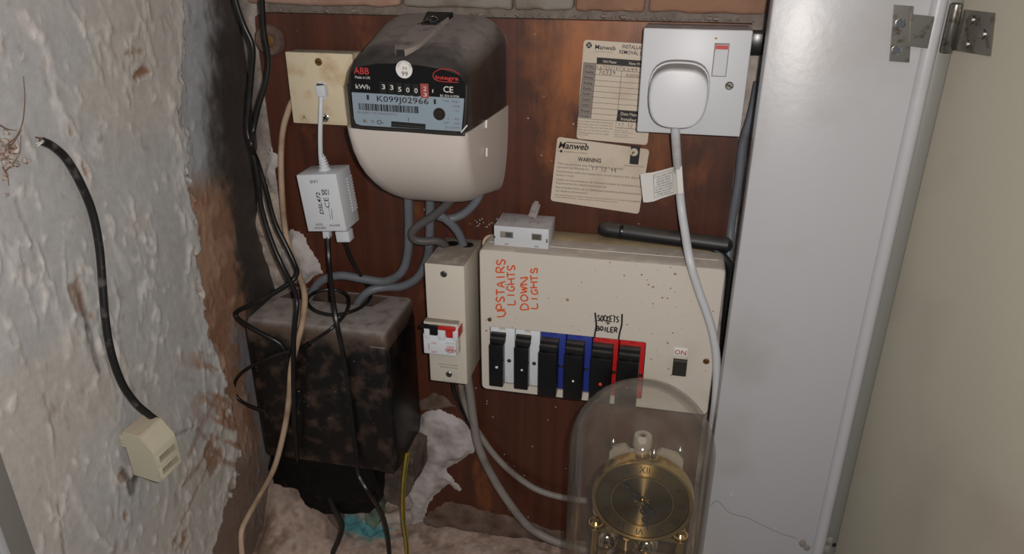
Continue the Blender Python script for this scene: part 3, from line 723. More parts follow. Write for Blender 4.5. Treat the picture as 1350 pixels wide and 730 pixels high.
obj('certification_sticker', lathe(B(), [(0.0069, FY+.0005), (0.0069, FY-.0006)], Vector((ml(533, 91.5).x, 0, ml(533, 91.5).z)), 'Y', 28), M_TAG, meter)
mt('99', 529.2, 100, 6, M_INK, (537.5, 100.3)); mt('03', 530.3, 91.5, 3.4, M_INK, (536.3, 91.8))
cc = ml(533, 91.5, T)
for i, ch in enumerate('CERTIFIED'):
    a = math.radians(160-i*17.5); text(meter, ch, 0.0015, cc+Vector((0.0050*math.cos(a), 0, 0.0050*math.sin(a))), M_INK, ang=a-PI/2, align='CENTER')
mt('Integra', 573.5, 104, 5, M_INKR, (604, 106), bold=.02)
lp2 = [ml(a, b, T) for a, b in ((606, 98.5), (596, 92.5), (582, 91), (573, 95), (571, 100), (574, 105), (584, 107.5), (604, 108.5))]
obj('logo_swoosh', tube(B(), lp2, 0.00034, 5), M_INKR, meter)
for i, ch in enumerate('33500'):
    x0 = 503 + i*10.8; y0 = 117.3+i*0.85
    w = ml(x0+2, y0-2, FY); obj('digit_window', box(B(), w.x-.0027, w.x+.0027, FY-.0005, FY, w.z-.005, w.z+.0046), M_HOLE, meter)
    mt(ch, x0, y0+(1.6 if i >= 2 else 0), 6.3, M_WPRINT, (x0+4.3, y0+.3+(1.6 if i >= 2 else 0)), bold=.01)
w = ml(560, 119.5); obj('red_digit_drum', box(B(), w.x-.0034, w.x+.0034, FY-.0006, FY, w.z-.0058, w.z+.0056), M_DRUM, meter)
mt('2', 557.6, 119.6, 6, M_WPRINT, (562, 120)); mt('3', 557.6, 127, 5, M_WPRINT, (562, 127.4)); mt('1', 567.3, 121.6, 4.5, M_WPRINT, (568.5, 121.8))
mt('CE', 584, 121.3, 8, M_WPRINT, (597, 122.3), bold=.01)
mt('BS EN 61036', 580, 127.4, 3, M_WPRINT, (605, 128.6))
mt('K099J02966', 496, 133.5, 7.6, M_INK, (564, 137.5), bold=.005)
for a, b in ((485.3, 128), (573.6, 133.8)):
    w = ml(a, b); obj('label_mark', box(B(), w.x-.0009, w.x+.0009, FY-.0008, FY, w.z-.0019, w.z+.0019), M_INK, meter)
bm = B(); xq = 472.5
while xq < 550:
    wd = rnd.choice((.8, .8, 1.5, 2.2)); a = ml(xq, 135.8+(xq-472)*.058, T); b2 = ml(xq+wd, 135.8, T); dz = ml(xq, 144.8+(xq-472)*.058, T)
    box(bm, a.x, a.x+(b2.x-a.x), T-.00005, T+.0001, dz.z, a.z); xq += wd+rnd.choice((.8, 1, 1.6))
obj('barcode', bm, M_INK, meter)
mt('PROPERTY OF MANWEB PLC', 471, 149.2, 2.6, M_INKG, (524, 152.2))
for i, ch in enumerate(('1', 'L', 'N')): mt(ch, 474+i*8, 161+i*.5, 4, M_INKG, (476.5+i*8, 161.1+i*.5))
w = ml(491.5, 160); obj('label_mark', tube(B(), [w+Vector((-.0016, -.0004, 0)), w+Vector((0, -.0004, .0016)), w+Vector((.0016, -.0004, 0)), w+Vector((0, -.0004, -.0016)), w+Vector((-.0016, -.0004, 0))], .0002, 5, False), M_INKG, meter)
w = ml(500, 161, T); obj('label_mark', tube(B(), [w+Vector((.0018*math.cos(t), 0, .0015*math.sin(t))) for t in [k*.6 for k in range(11)]]+[w+Vector((.0035, 0, -.0006))], .00025, 5), M_INK, meter)
ds = [ml(a, b) for a, b in ((516.5, 159.5), (561.5, 163.3), (561, 170), (516, 166.8))]
obj('disc_window', prism(B(), [(v.x, v.z) for v in ds], FY, FY-.0008), M_HOLE, meter)
ds = [ml(a, b, FY-.0009) for a, b in ((517, 164), (560, 168))]; obj('spinning_disc', tube(B(), ds, .0004, 6, False), M_STEEL, meter)
ds = [ml(a, b, T) for a, b in ((538.5, 155), (538.3, 160))]; obj('disc_pointer', tube(B(), ds, .0002, 4, False), M_INK, meter)
w = ml(579.5, 150); pt = obj('optical_port', lathe(B(), [(0.0050, FY), (0.0050, FY-.0012), (0.0042, FY-.0012), (0.0038, FY-.0007), (0.0002, FY-.0007)], (w.x, 0, w.z), 'Y', 24), mat('brown_lens', (44, 36, 30), .25), meter)
for s, a, b, c2 in (('TYPE', 583, 134.5, 592), ('PRB1', 595, 135.2, 605), ('1998', 595.5, 141.5, 605), ('CL2', 600, 147, 605.5), ('A', 590, 157.5, 592), ('40A', 599, 158.2, 606), ('230V', 584.5, 163, 592), ('50Hz', 598, 164, 606), ('25 rev/kWh', 586, 169, 606)):
    mt(s, a, b, 3.0, M_INKG, (c2, b+(c2-a)*.055))
w0 = ml(608, 174.5, T); w1 = ml(616, 165, T); obj('glue_smear', tube(B(), [w0, w1], .0006, 6, False), M_TAG, meter)
# dusty tongue with sealing screw on the sloping top
def topz(x, y): 
    r = upper_sec(y); return 0.0795 + (y/-0.115)*(-0.0225) + 0.004*(1-(abs(x)/hw(y))**2)
def tonguepts(rows, lift):
    return [[Vector((x, y, topz(x, y)+lift)) for x in xs] for y, xs in rows]
bm = B(); rows = []
for k in range(13):
    t = k/12; y = -0.022-0.086*t; half = 0.0125*(1-0.1*t) if t < .78 else 0.0116*math.sqrt(max(0.10, 1-((t-.78)/.22)**2))
    cx = 0.002-0.004*t
    rows.append([Vector((cx+half*s, y, topz(cx, y)+(0.0022 if abs(s) < .9 else -0.003))) for s in (-1, -.88, -.4, 0, .4, .88, 1)])
vr = [[bm.verts.new(p) for p in r] for r in rows]
for a, b in zip(vr, vr[1:]):
    for i in range(6): bm.faces.new((a[i], a[i+1], b[i+1], b[i]))
obj('sealing_tongue', bm, M_TONGUE, meter, 60)
bm = B(); vs = []
for x, y in ((-.0095, -.012), (.0145, -.012), (.0085, -.046), (-.0045, -.046)): vs.append(bm.verts.new((x, y, topz(x, y)+.0034)))
bm.faces.new(vs); r = bmesh.ops.extrude_face_region(bm, geom=bm.faces[:])
for v in [g for g in r['geom'] if isinstance(g, bmesh.types.BMVert)]: v.co.z -= .004
obj('sealing_recess', bm, M_HOLE, meter)
wv = [(-.006, -.050), (-.003, -.043), (.001, -.036), (.004, -.045), (.008, -.040), (.006, -.033), (.001, -.028), (-.003, -.034), (.002, -.042), (.010, -.046)]
obj('seal_wire', tube(B(), [Vector((x, y, topz(x, y)+.0042)) for x, y in wv], .0006, 6), M_STEEL, meter)
# scratched screw hole in the cream cover, and scuffs on its side
w = P(548, 246, -0.078); q = Vector((w.x-MX, w.y, w.z-MZ))
bm = B(); r = bmesh.ops.create_icosphere(bm, subdivisions=2, radius=1)
for v in r['verts']: v.co = q+Vector((v.co.x*.0042, v.co.y*.003, v.co.z*.0030))
ts = obj('cover_screw', bm, M_RUST, meter)
obj('scratch', tube(B(), [q+Vector((-.010, -.0035, .0030)), q+Vector((0, -.0046, .0014)), q+Vector((.011, -.0036, .0012))], .0006, 6), M_TAG, ts)
for a, b, c2, d2 in ((660, 222, 652, 238), (664, 222, 656, 238), (668, 224, 662, 236)):
    pa, pb = PX(a, b, -.1565), PX(c2, d2, -.160)
for a, b, e, f2 in ((639, 158, 638, 168), (646, 195, 646, 206)):
    ya = -.065; pa, pb = P(a, b, ya), P(e, f2, ya)
    hx = MX+hw(ya)+.0012
    obj('scuff', tube(B(), [Vector((hx-MX, ya, pa.z-MZ)), Vector((hx-MX, ya-.001, pb.z-MZ))], .0009, 6, False), M_TAG, meter)

# ------------------------------------------------------------ phone socket, filter and their leads
ps = thing('phone_socket', 'yellowed square phone wall socket with white plug in, left of the meter', 'socket', (-0.330, 0, 0.5615))
obj('back_box', box(B(), -.0332, .0332, -.019, 0, -.0332, .0332, .0015), M_PHONE, ps)
fp = obj('faceplate', box(B(), -.0338, .0338, -.0255, -.0192, -.0338, .0338, .0012), M_PHONE, ps)
def psl(a, b, Y=-.0255): q = P(a, b, Y); return Vector((q.x+.330, Y, q.z-.5615))
s = screw(ps, psl(420, 81.5), .0036, M_RUST, .3); s['label'] = 'rusty brown screw'
s = screw(ps, psl(428.5, 155), .0042, M_CHROME, .5, True); s['label'] = 'bright silver screw'
a, b = psl(416.5, 108), psl(431, 131)
obj('jack', box(B(), a.x, b.x, -.0265, -.020, b.z, a.z, .0006), M_WHITE2, ps)
obj('jack_hole', box(B(), a.x+.001, b.x-.001, -.0268, -.021, a.z-.006, a.z-.0012), M_HOLE, ps)
text(ps, 'A.', .0035, psl(399, 156.5, -.0257), M_RUST, name='mould_mark')

DX, DZ = 0, 0
dc = P(424, 268, -.05)
dsl = thing('line_filter', 'white DSL472 line filter box hanging on its lead below the phone socket', 'filter', (dc.x, -.0335, dc.z), (0, math.radians(-5.5), 0))
W2, H2, DD = .0208, .0292, .0165
bm = box(B(), -W2, W2, -DD, DD, -H2, H2, .0008); obj('case', bm, M_WHITE2, dsl)
for k in range(12):
    z = -.016+k*.0030; obj('rib', box(B(), W2-.0002, W2+.0007, DD-.012, DD-.0005, z, z+.0016), M_WHITE2, dsl)
FYD = -DD-.00025
text(dsl, 'LINE', .0030, (-.0035, FYD, H2-.0055), M_INKG, align='CENTER', bold=.01, ang=PI)
text(dsl, 'DSL472', .0040, (.0002, FYD, -.0115), M_INK, ang=PI/2, bold=.015, shear=.15, fit=.0225)
text(dsl, 'CE', .0050, (.0082, FYD, -.0050), M_INK, ang=PI/2, bold=.0, fit=.0105)
bm = B(); box(bm, .0095, .0101, FYD-.0001, FYD, .0085, .0140)
for q in ([(.003, .0085), (.0078, .0140)], [(.003, .0140), (.0078, .0085)], [(.003, .009), (.003, .0138), (.0078, .013), (.0078, .0095), (.003, .009)]):
    tube(bm, [Vector((x, FYD, z)) for x, z in q], .0003, 4, False)
obj('bin_mark', bm, M_INK, dsl)
bm = B(); tube(bm, [Vector((.0085, FYD, -.0165)), Vector((.0092, FYD, -.0055))], .00022, 4, False); obj('print_rule', bm, M_INK, dsl)
text(dsl, 'MADE IN CHINA', .0012, (.0070, FYD, -.0165), M_INKG, ang=PI/2)
text(dsl, 'ADSL', .0024, (-.0068, FYD, -H2+.0062), M_INK, align='CENTER'); text(dsl, 'MODEM', .0024, (-.0068, FYD, -H2+.0024), M_INK, align='CENTER')
text(dsl, 'PHONE', .0024, (.0095, FYD, -H2+.0050), M_INK, align='CENTER')
# moulded strain relief, lead and plug belong to the filter
Rm = Matrix.Translation(dsl.location) @ Matrix.Rotation(math.radians(-5.5), 4, 'Y'); Ri = Rm.inverted()
sr = [(.0062, H2-.001), (.0062, H2+.001)]
for k in range(5):
    z = H2+.0012+k*.0026; r0 = .0055-.0005*k; sr += [(r0, z), (r0, z+.0012), (r0-.0014, z+.0014), (r0-.0014, z+.0025)]
sr += [(.0022, H2+.0155)]
bm = B(); lathe(bm, sr, (.0018, 0, 0), 'Z', 18); obj('strain_relief', bm, M_WHITE2, dsl)
ld = [Ri @ Vector(p) for p in (P(423.5, 128, -.0325), P(423, 145, -.036), P(422.2, 175, -.038), P(422.5, 200, -.036), P(423.5, 214, -.0335))]
obj('lead', tube(B(), ld, .0023, 10), M_WHITE2, dsl)
pc = Ri @ P(423.5, 119, -.030)
obj('line_plug', box(B(), pc.x-.0048, pc.x+.0048, -.0325-dsl.location.y+0.0, -.0235-dsl.location.y, pc.z-.0055, pc.z+.0045, .0008), M_WHITE2, dsl)
# lower plugs with their black leads
bl = thing('phone_lead', 'thin black lead with a clear-white plug looping from the filter into the service box', 'cable', P(457, 305, -.035))
o0 = Vector(bl.location)
bm = B(); c = P(454.5, 310, -.036)-o0; box(bm, -.0072, .0072, -.006, .006, -.0055, .006, .001, mtx=Matrix.Translation(c) @ Matrix.Rotation(math.radians(-5.5), 4, 'Y'))
obj('plug', bm, M_WHITE2, bl)
pts = pp((455, 318, -.036), (462, 338, -.03), (475, 362, -.02), (489, 386, -.012), (481, 401, -.035), (462, 411, -.058), (438, 415, -.066), (415, 409, -.066), (405, 397, -.055), (412, 387, -.035), (430, 381.5, -.022), (450, 384, -.018), (460, 394, -.03), (456, 412, -.06), (438, 432, -.086), (412, 450, -.0885), (395, 461, -.090))
obj('sheath', tube(B(), [p-o0 for p in pts], .0019, 8, True, 8), M_CABLE, bl)
bm = B(); c = P(399, 459, -.088)-o0; d = P(392, 463, -.088)-o0
tube(bm, [P(408, 453, -.0895)-o0, P(396, 460.5, -.0905)-o0], lambda t: .0030-.0006*t, 8, False); obj('tape_wrap', bm, M_TAR, bl)
ml2 = thing('modem_lead', 'black lead hanging straight down from the filter across the service box front', 'cable', P(432, 308, -.035)); o0 = Vector(ml2.location)
obj('plug', box(B(), -.0038, .0030, -.004, .004, -.004, .0035, .0006), M_WHITE2, ml2)
pts = pp((432, 309, -.036), (434, 345, -.044), (438, 385, -.07), (444, 425, -.090), (455, 480, -.0875), (463, 540, -.0875), (470, 600, -.0875), (473, 626, -.0915), (487, 650, -.098), (503, 676, -.080), (511, 705, -.068), (514, 740, -.066))
obj('sheath', tube(B(), [p-o0 for p in pts], .0026, 8, True, 8), M_CABLE, ml2)

# ------------------------------------------------------------ service cut-out (old supply fuse box)
KX, KZ = -0.3388, 0.3355
ko = thing('service_fuse_box', 'old sooty black supply fuse box, dusty on top, in the lower left corner', 'fuse box', (KX, 0, KZ))
w, dpt, hgt = 0.0780, 0.0830, 0.1720
n = 6
def kring(hx, d, z, r, hole=None):
    pts = [Vector((-hx, 0.0, z))]
    for sx, a0 in ((-1, 180), (1, 270)):
        for k in range(n+1):
            a = math.radians(a0+90*k/n); pts.append(Vector((sx*(hx-r)+r*math.cos(a), -(d-r)+r*math.sin(a), z)))
    pts.append(Vector((hx, 0.0, z))); return pts
prof = [(-hgt, .0775, .0815), (-hgt+.004, .0785, .0826), (-.09, .0783, .083), (-.012, .0780, .0832), (-.0055, .0772, .0822), (-.0018, .0752, .0800), (0, .0720, .0765)]
loops = [kring(hx, d, z, .006) for z, hx, d in prof]
bm = loft(B(), loops, False)
bm.faces.new([v for v in bm.verts][:len(loops[0])])
# top plate with the cable opening left in it
top = [Vector(v) for v in loops[-1]]
hx0, hx1, hy0, hy1 = -.060, .0475, -.0285, -.004
hl0, hl1 = -.0655, .052
bm.verts.ensure_lookup_table()
tv = list(bm.verts)[-len(top):]
hv = [bm.verts.new(q) for q in ((hl0+.010, hy1, 0), (hl0, hy0, 0), (hl1-.010, hy0, 0), (hl1, hy1, 0))]
nl = len(tv); mid = nl//2
# fan: left side, front, right side, back
left = tv[0:1+(n+1)]; right = tv[1+(n+1):]
for a, b in zip(left, left[1:]): bm.faces.new((a, b, hv[1] if left.index(b) > 0 else hv[0]))
bm.faces.new((left[0], hv[1], hv[0]))
bm.faces.new((left[-1], right[0], hv[2], hv[1]))
for a, b in zip(right, right[1:]): bm.faces.new((a, b, hv[2]))
bm.faces.new((right[-1], hv[3], hv[2]))
bm.faces.new((right[-1], left[0], hv[0], hv[3]))
dv2 = [bm.verts.new((v.co.x, v.co.y, -.045)) for v in hv]
for i in range(4): bm.faces.new((hv[i], hv[(i+1) % 4], dv2[(i+1) % 4], dv2[i]))
bm.faces.new(dv2)
obj('casing', bm, M_SOOT, ko, 45)
bm = B()
for i in range(60):
    c = Vector((rnd.uniform(hl0+.012, hl1-.012), rnd.uniform(hy0+.001, hy1-.001), rnd.uniform(-.020, -.012))); s = rnd.uniform(.0012, .0035)
    r = bmesh.ops.create_icosphere(bm, subdivisions=1, radius=s)
    for v in r['verts']: v.co = v.co + c
o = obj('sealing_compound', bm, M_TAR, ko); o['kind'] = 'stuff'
# lip down the right side, front edge strip
bm = box(B(), .0772, .0792, -.079, -.002, -hgt+.004, -.02, .0006); obj('side_plate', bm, M_SIDE, ko)
bm = box(B(), .060, .0768, -.0848, -.0825, -hgt+.001, -.015, .0008); obj('corner_strip', bm, M_SOOT, ko)
def kl(a, b, Y): q = P(a, b, Y); return Vector((q.x-KX, Y, q.z-KZ))
# terminal chamber, gland and dirt-caked side under the box
def profile_block(name, pxs, y0, y1, m, seed, nsub=3):
    pts = [kl(a, b, y0) for a, b in pxs]
    bm = prism(B(), [(p.x, p.z) for p in pts], y0, y1)
    bmesh.ops.triangulate(bm, faces=[f for f in bm.faces if len(f.verts) > 4])
    bmesh.ops.subdivide_edges(bm, edges=bm.edges[:], cuts=nsub, use_grid_fill=True)
    bmesh.ops.subdivide_edges(bm, edges=bm.edges[:], cuts=1, use_grid_fill=True)
    for v in bm.verts:
        v.co += Vector((fbm(v.co.x+seed, v.co.y, v.co.z, 60), fbm(v.co.x, v.co.y+seed, v.co.z, 60)*.8, fbm(v.co.x, v.co.y, v.co.z+seed, 60)))*.0022
    return obj(name, bm, m, ko, 70)
profile_block('terminal_chamber', [(356, 588), (500, 600), (498, 668), (488, 676), (462, 677), (428, 676), (408, 670), (398, 655), (394, 645), (362, 637), (356, 620)], -.074, -.012, M_TAR, 2)
profile_block('cable_gland', [(392, 600), (490, 606), (498, 640), (484, 664), (420, 660), (398, 640)], -.080, -.05, M_TAR, 9)
profile_block('caked_dirt', [(488, 608), (528, 596), (545, 604), (546, 640), (528, 666), (500, 656), (482, 632)], -.055, -.010, mat('caked_dirt', (98, 84, 72), .9, dirt=(36, 28, 24), amt=.6, dscale=60, bump=.9, bscale=160), 5)
profile_block('cable_stub', [(430, 672), (446, 672), (452, 696), (446, 706), (436, 700)], -.05, -.034, M_SCRAPE, 6, 2)
profile_block('corroded_stub', [(481, 668), (503, 668), (501, 690), (494, 697), (484, 690)], -.050, -.034, mat('verdigris', (104, 128, 112), .8, dirt=(58, 42, 32), amt=.7, dscale=60, bump=.8, bscale=160), 8, 2)

# ------------------------------------------------------------ main switch enclosure
EX0, EX1, EZ0, EZ1, ED = -.2215, -.1822, .2790, .4105, .0690
en = thing('isolator_enclosure', 'slim cream isolator box with black and red levers beside the fuse board', 'switch', ((EX0+EX1)/2, 0, EZ0))
ew, eh = (EX1-EX0)/2, EZ1-EZ0
bm = box(B(), -ew, ew, -ED, 0, 0, eh, .0012)
obj('enclosure', bm, M_CREAM2, en)
obj('cover_seam', box(B(), ew-.0001, ew+.0003, -.022, -.0212, .001, eh-.001), M_INKG, en)
def el(a, b, Y=-ED): q = P(a, b, Y); return Vector((q.x-en.location.x, Y, q.z-EZ0))
screw(en, el(585, 361), .0034, M_STEEL, .9); screw(en, el(592, 493), .0034, M_STEEL, .7)
for dx, rr in ((-.0075, .0066), (.0085, .0066)):
    h = obj('cable_entry', lathe(B(), [(rr, eh-.001), (rr, eh+.0004), (rr*.7, eh+.0005), (.0002, eh+.0005)], (dx, -.017, 0), 'Z', 20), M_HOLE, en)
obj('terminal_glint', lathe(B(), [(.0022, eh), (.0022, eh+.004), (.001, eh+.0048)], (.0005, -.014, 0), 'Z', 12), M_CHROME, en)
a, b = el(561.5, 417), el(607.5, 462.5)
yb = -ED-.0125
br = obj('breaker', box(B(), a.x, b.x, yb+.0045, -ED+.001, b.z, a.z-.001, .0007), M_CREAM2, en)
a2, b2 = el(563.5, 432, yb), el(606.5, 461.5, yb)
fr = obj('breaker_front', box(B(), a.x+.0004, b.x-.0012, yb, -ED, b.z+.0004, a.z-.0125, .0009), M_WHITE2, en); fr['label'] = 'white front of the breaker'
zc = a.z
lx = [(-.0185, -.0135), (-.0045, .0025), (.0105, .0152)]
for x0, x1 in lx: obj('lever_guard', box(B(), x0-.0002, x1+.0002, yb-.0022, -ED, zc-.0160, zc-.0042, .0009), M_WHITE2, en)
obj('lever', box(B(), -.0215, -.0035, yb-.0045, yb-.0005, zc-.0042, zc-.0005, .0007), M_BLACK, en)['label'] = 'black lever'
obj('lever', box(B(), -.0036, .0135, yb-.0045, yb-.0005, zc-.0042, zc-.0005, .0007), M_RED, en)['label'] = 'red lever'
obj('lever_stem', box(B(), -.0130, -.0055, yb-.0015, yb+.003, zc-.0125, zc-.003, .0005), M_BLACK, en)
obj('lever_stem', box(B(), .0035, .0100, yb-.0015, yb+.003, zc-.0135, zc-.003, .0005), M_RED, en)
obj('lever_stem', box(B(), .0155, .0165, yb-.0005, -ED, zc-.0125, zc-.003, .0003), M_RED, en)
ty = yb-.0002; zb = b.z
text(en, 'ON', .0024, (-.0098, ty, zb+.0120), M_INKR, align='CENTER'); text(en, 'OFF', .0022, (-.0098, ty, zb+.0022), M_INKR, align='CENTER')
obj('arrow_mark', tube(B(), [Vector((-.0150, ty, zb+.0055)), Vector((-.0150, ty, zb+.0125))], .0003, 4, False), M_INKR, en)
text(en, 'ISOLATOR', .0013, (.0070, ty, zb+.0142), M_INKG, align='CENTER'); text(en, '100A', .0028, (.0070, ty, zb+.0097), M_INKR, align='CENTER')
text(en, 'MEM', .0024, (.0070, ty, zb+.0058), M_INKR, align='CENTER', bold=.03)
obj('logo_oval', tube(B(), [Vector((.0070+.0052*math.cos(t), ty, zb+.0070+.0022*math.sin(t))) for t in [k*2*PI/24 for k in range(25)]], .0003, 5), M_INKR, en)
text(en, 'BS 5419', .0010, (.0055, ty, zb+.0028), M_INKG, align='CENTER'); 
t = el(590.5, 481.5, -ED-.0002); text(en, 'SWITCH OFF BEFORE', .0015, (t.x, t.y, t.z), M_INKG, align='CENTER'); text(en, 'REMOVING COVER', .0015, (t.x+.001, t.y, t.z-.0032), M_INKG, align='CENTER')
t = el(593, 502.5, -ED-.0002); text(en, 'FOR USE WITH 16mm MAX', .0009, (t.x, t.y, t.z), M_INKG, align='CENTER')

# ------------------------------------------------------------ fuse board
UX0, UX1, UZ0, UZ1, UD = -0.1685, 0.0560, 0.2735, 0.4285, 0.0650
cu = thing('fuse_board', 'wide cream fuse board with six black fuse carriers and orange marker writing', 'fuse box', ((UX0+UX1)/2, 0, UZ0))
uw, uh = (UX1-UX0)/2, UZ1-UZ0
def ul(a, b, Y=-UD): q = P(a, b, Y); return Vector((q.x-cu.location.x, Y, q.z-UZ0))
bb = box(B(), -uw+.004, uw-.004, -.028, 0, .004, uh-.0015, .002); obj('base', bb, mat('yellowed_base_plastic', (196, 172, 128), .5, dirt=(150, 120, 84), amt=.4, dscale=30, dust=.5), cu)
o = rrect(-uw, uw, 0, uh, .005, 4)
# cover as a tray with the window for the carriers cut through it
wa, wb2 = ul(645.5, 429), ul(852, 452)
wl0, wl1 = wa.x, wb2.x; wz1 = ul(648, 430).z; wz0 = ul(648, 503).z
bm = B()
def strip(bm, x0, x1, z0, z1): box(bm, x0, x1, -UD, -UD+.0025, z0, z1)
prev = [[Vector((x, -UD+.0012, z)) for x, z in o], [Vector((x, -.029, z)) for x, z in o]]
inn = rrect(-uw+.001, uw-.001, .001, uh-.001, .0045, 4)
wn = rrect(wl0, wl1, wz0, wz1, .002, 4)
rings = [[bm.verts.new((x, -.029, z)) for x, z in o], [bm.verts.new((x, -UD+.0014, z)) for x, z in o], [bm.verts.new((x, -UD, z)) for x, z in inn],
         [bm.verts.new((x, -UD, z)) for x, z in wn], [bm.verts.new((x, -UD+.020, z)) for x, z in wn]]
k = len(o)
for a, b in zip(rings, rings[1:]):
    for i in range(k): bm.faces.new((a[i], a[(i+1) % k], b[(i+1) % k], b[i]))
cov = obj('cover', bm, M_CREAM, cu)
obj('cover_joint', tube(B(), [Vector((-uw+.006, -.047, uh+.00005)), Vector((uw-.006, -.047, uh+.00005))], .0004, 4, False), M_TAG, cu)
screw(cu, ul(645.5, 421), .0021, M_RUST); screw(cu, ul(931, 476), .0030, M_RUST)
for a, b, r in ((748, 395, .0017), (804, 346, .0006), (823, 363, .0009), (846, 362, .0008), (855, 375, .0010), (861, 378, .0012), (884, 380, .0009), (890, 361, .0014), (880, 393, .0009)):
    c = ul(a, b, -UD-.0001); obj('stain_spot', lathe(B(), [(r, 0), (r*.8, -.0001), (.0001, -.00015)], c, 'Y', 9), mat('pale_brown_stain', (158, 134, 102), .5) if r > .0008 else M_INKG, cu)
# fuse holders and carriers
cells = [(646.6, 430.5, 677.8, 'w'), (679, 433.5, 709.8, 'w'), (711, 437, 743.5, 'b'), (745, 440.5, 777, 'b'), (778.5, 445, 812.5, 'r'), (814, 449, 851, 'r')]
bod = [(646.5, 438, 668, 499), (678.5, 442, 702, 502), (709.8, 446, 736, 511.5), (743.5, 450, 774, 517), (775, 453, 808, 523), (809, 457, 843, 520)]
HM = {'w': M_WHITE2, 'b': M_BLUE, 'r': M_RED}; HN = {'w': 'white', 'b': 'blue', 'r': 'red'}
dotm = [M_TAG, M_TAG, M_INKG, M_TAG, M_REDDOT, M_INKG]
pitch = (wl1-wl0)/6
for i in range(6):
    hx0 = wl0+i*pitch+.0005; hx1 = hx0+pitch-.0010; t = cells[i][3]
    hz1 = wz1-.0010; hz0 = wz0+.0004
    h = obj('fuse_holder', box(B(), hx0, hx1, -UD+.001, -UD+.018, hz0, hz1, .0008), HM[t], cu); h['label'] = HN[t]+' fuse holder'
    obj('holder_notch', box(B(), (hx0+hx1)/2-.003, (hx0+hx1)/2+.003, -UD+.0004, -UD+.002, hz1-.0022, hz1-.0002, .0003), M_CREAM if t == 'w' else HM[t], h)
    big = i >= 2
    cw = .0158 if not big else (.0185 if i < 4 else .0205)
    cx0 = hx0+(.0001 if not big else -.0004); cx1 = cx0+cw
    pr = -UD-(.0085 if not big else .0125)
    zt = hz1-.0048; zb = hz0-.0003 if not big else hz0-.002
    cb = obj('fuse_carrier', box(B(), cx0, cx1-(.0015 if not big else 0), pr, -UD+.004, zb, zt-.0105, .0012), M_BLACK, cu)
    if i in (4, 5): cb['label'] = 'black carrier with a red button' if i == 4 else 'black carrier with a dull button'
    obj('carrier_grip', box(B(), cx0+.0006, cx1-.0004, pr+.003, -UD+.004, zt-.0105, zt-.004, .0010), M_BLACKM, cb)
    obj('carrier_top', box(B(), cx0+.0008, cx1, pr+.0062, -UD+.004, zt-.0045, zt, .0006), M_BLACKM, cb)
    c = Vector(((cx0+cx1)/2+.0003, pr, zb+(zt-zb)*.40 if not big else zb+(zt-zb)*.36)); rr = .0011 if i != 4 else .0016
    if i in (0,): obj('button', box(B(), c.x-.0013, c.x+.0013, pr-.0006, pr+.001, c.z-.0011, c.z+.0011, .0002), dotm[i], cb)
    elif i != 2: obj('button', lathe(B(), [(rr, 0.0008), (rr, -.0005), (rr*.6, -.0008), (.0001, -.0008)], c, 'Y', 12), dotm[i], cb)
    c = Vector((cx0+cw*.5, pr+.0028, zt-.0072)); obj('carrier_rivet', lathe(B(), [(.0010, .0006), (.0010, -.0003), (.0001, -.0003)], c, 'Y', 10), M_HOLE, cb)
    c = Vector((cx1+(hx1-cx1)*.35, -UD+.001, hz0+(hz1-hz0)*.42)); s = obj('terminal_screw', screw_bm(c, .0021), M_STEEL, h)
    obj('screw_slot', box(B(), c.x-.0017, c.x+.0017, c.y-.0015, c.y-.0011, c.z-.0003, c.z+.0003), M_HOLE, s)
    if not big: obj('holder_rib', box(B(), cx1+.0001, cx1+.0009, -UD-.0002, -UD+.004, hz0+.001, hz0+.012, .0002), M_WHITE2, h)
# main switch
a, b = ul(889, 457.5), ul(905.5, 470)
obj('on_label', box(B(), a.x, b.x, -UD-.0006, -UD+.001, b.z, a.z, .0003), M_TAG, cu)
text(cu, 'ON', .0048, ((a.x+b.x)/2, -UD-.0008, (a.z+b.z)/2-.0024), M_INKR, align='CENTER', bold=.012)
a, b = ul(888.5, 472.5), ul(903.5, 495.5)
obj('switch_well', box(B(), a.x-.0004, b.x+.0004, -UD-.0003, -UD+.001, b.z-.0004, a.z+.0004), M_HOLE, cu)
bm = loft(B(), [[Vector((x, -UD, b.z)), Vector((x, -UD-.0012, b.z)), Vector((x, -UD-.0020, b.z+(a.z-b.z)*.45)), Vector((x, -UD-.0052, a.z)), Vector((x, -UD, a.z))] for x in (a.x, b.x)])
obj('rocker', bm, mat('dark_grey_plastic', (52, 50, 48), .4), cu)
# marker writing up the cover
def hand(word, p0, p1, lft, r, m, nm='handwriting'):
    a, b, c = ul(*p0), ul(*p1), ul(*lft); handwrite(cu, word, Vector((a.x, -UD-.0002, a.z)), b-a, c-a, r, m, name=nm)
hand('UPSTAIRS', (665.5, 417), (665.5, 341), (655, 417), .00078, M_MARKER)
hand('LIGHTS', (678, 401), (679, 349), (668.5, 401), .00074, M_MARKER)
hand('DOWN', (696, 408), (695, 366), (686.5, 408), .00078, M_MARKER)
hand('LIGHTS', (708, 406), (709, 353), (699.5, 406), .00074, M_MARKER)
hand('SOCKETS', (787.5, 422.5), (815.5, 424.5), (788, 415), .00062, M_INK)
hand('+', (798.5, 428), (804, 428.5), (798.5, 423.5), .00050, M_INK)
hand('BOILER', (786.5, 435.5), (813.5, 438), (787, 429.5), .00066, M_INK)
for pl in (((784.5, 412), (786, 428), (784.5, 438), (783.5, 445)), ((820, 414), (819.5, 428), (817, 438), (815.5, 447))):
    obj('marker_line', tube(B(), [ul(a, b, -UD-.0002) for a, b in pl], .0009, 5), M_INK, cu)

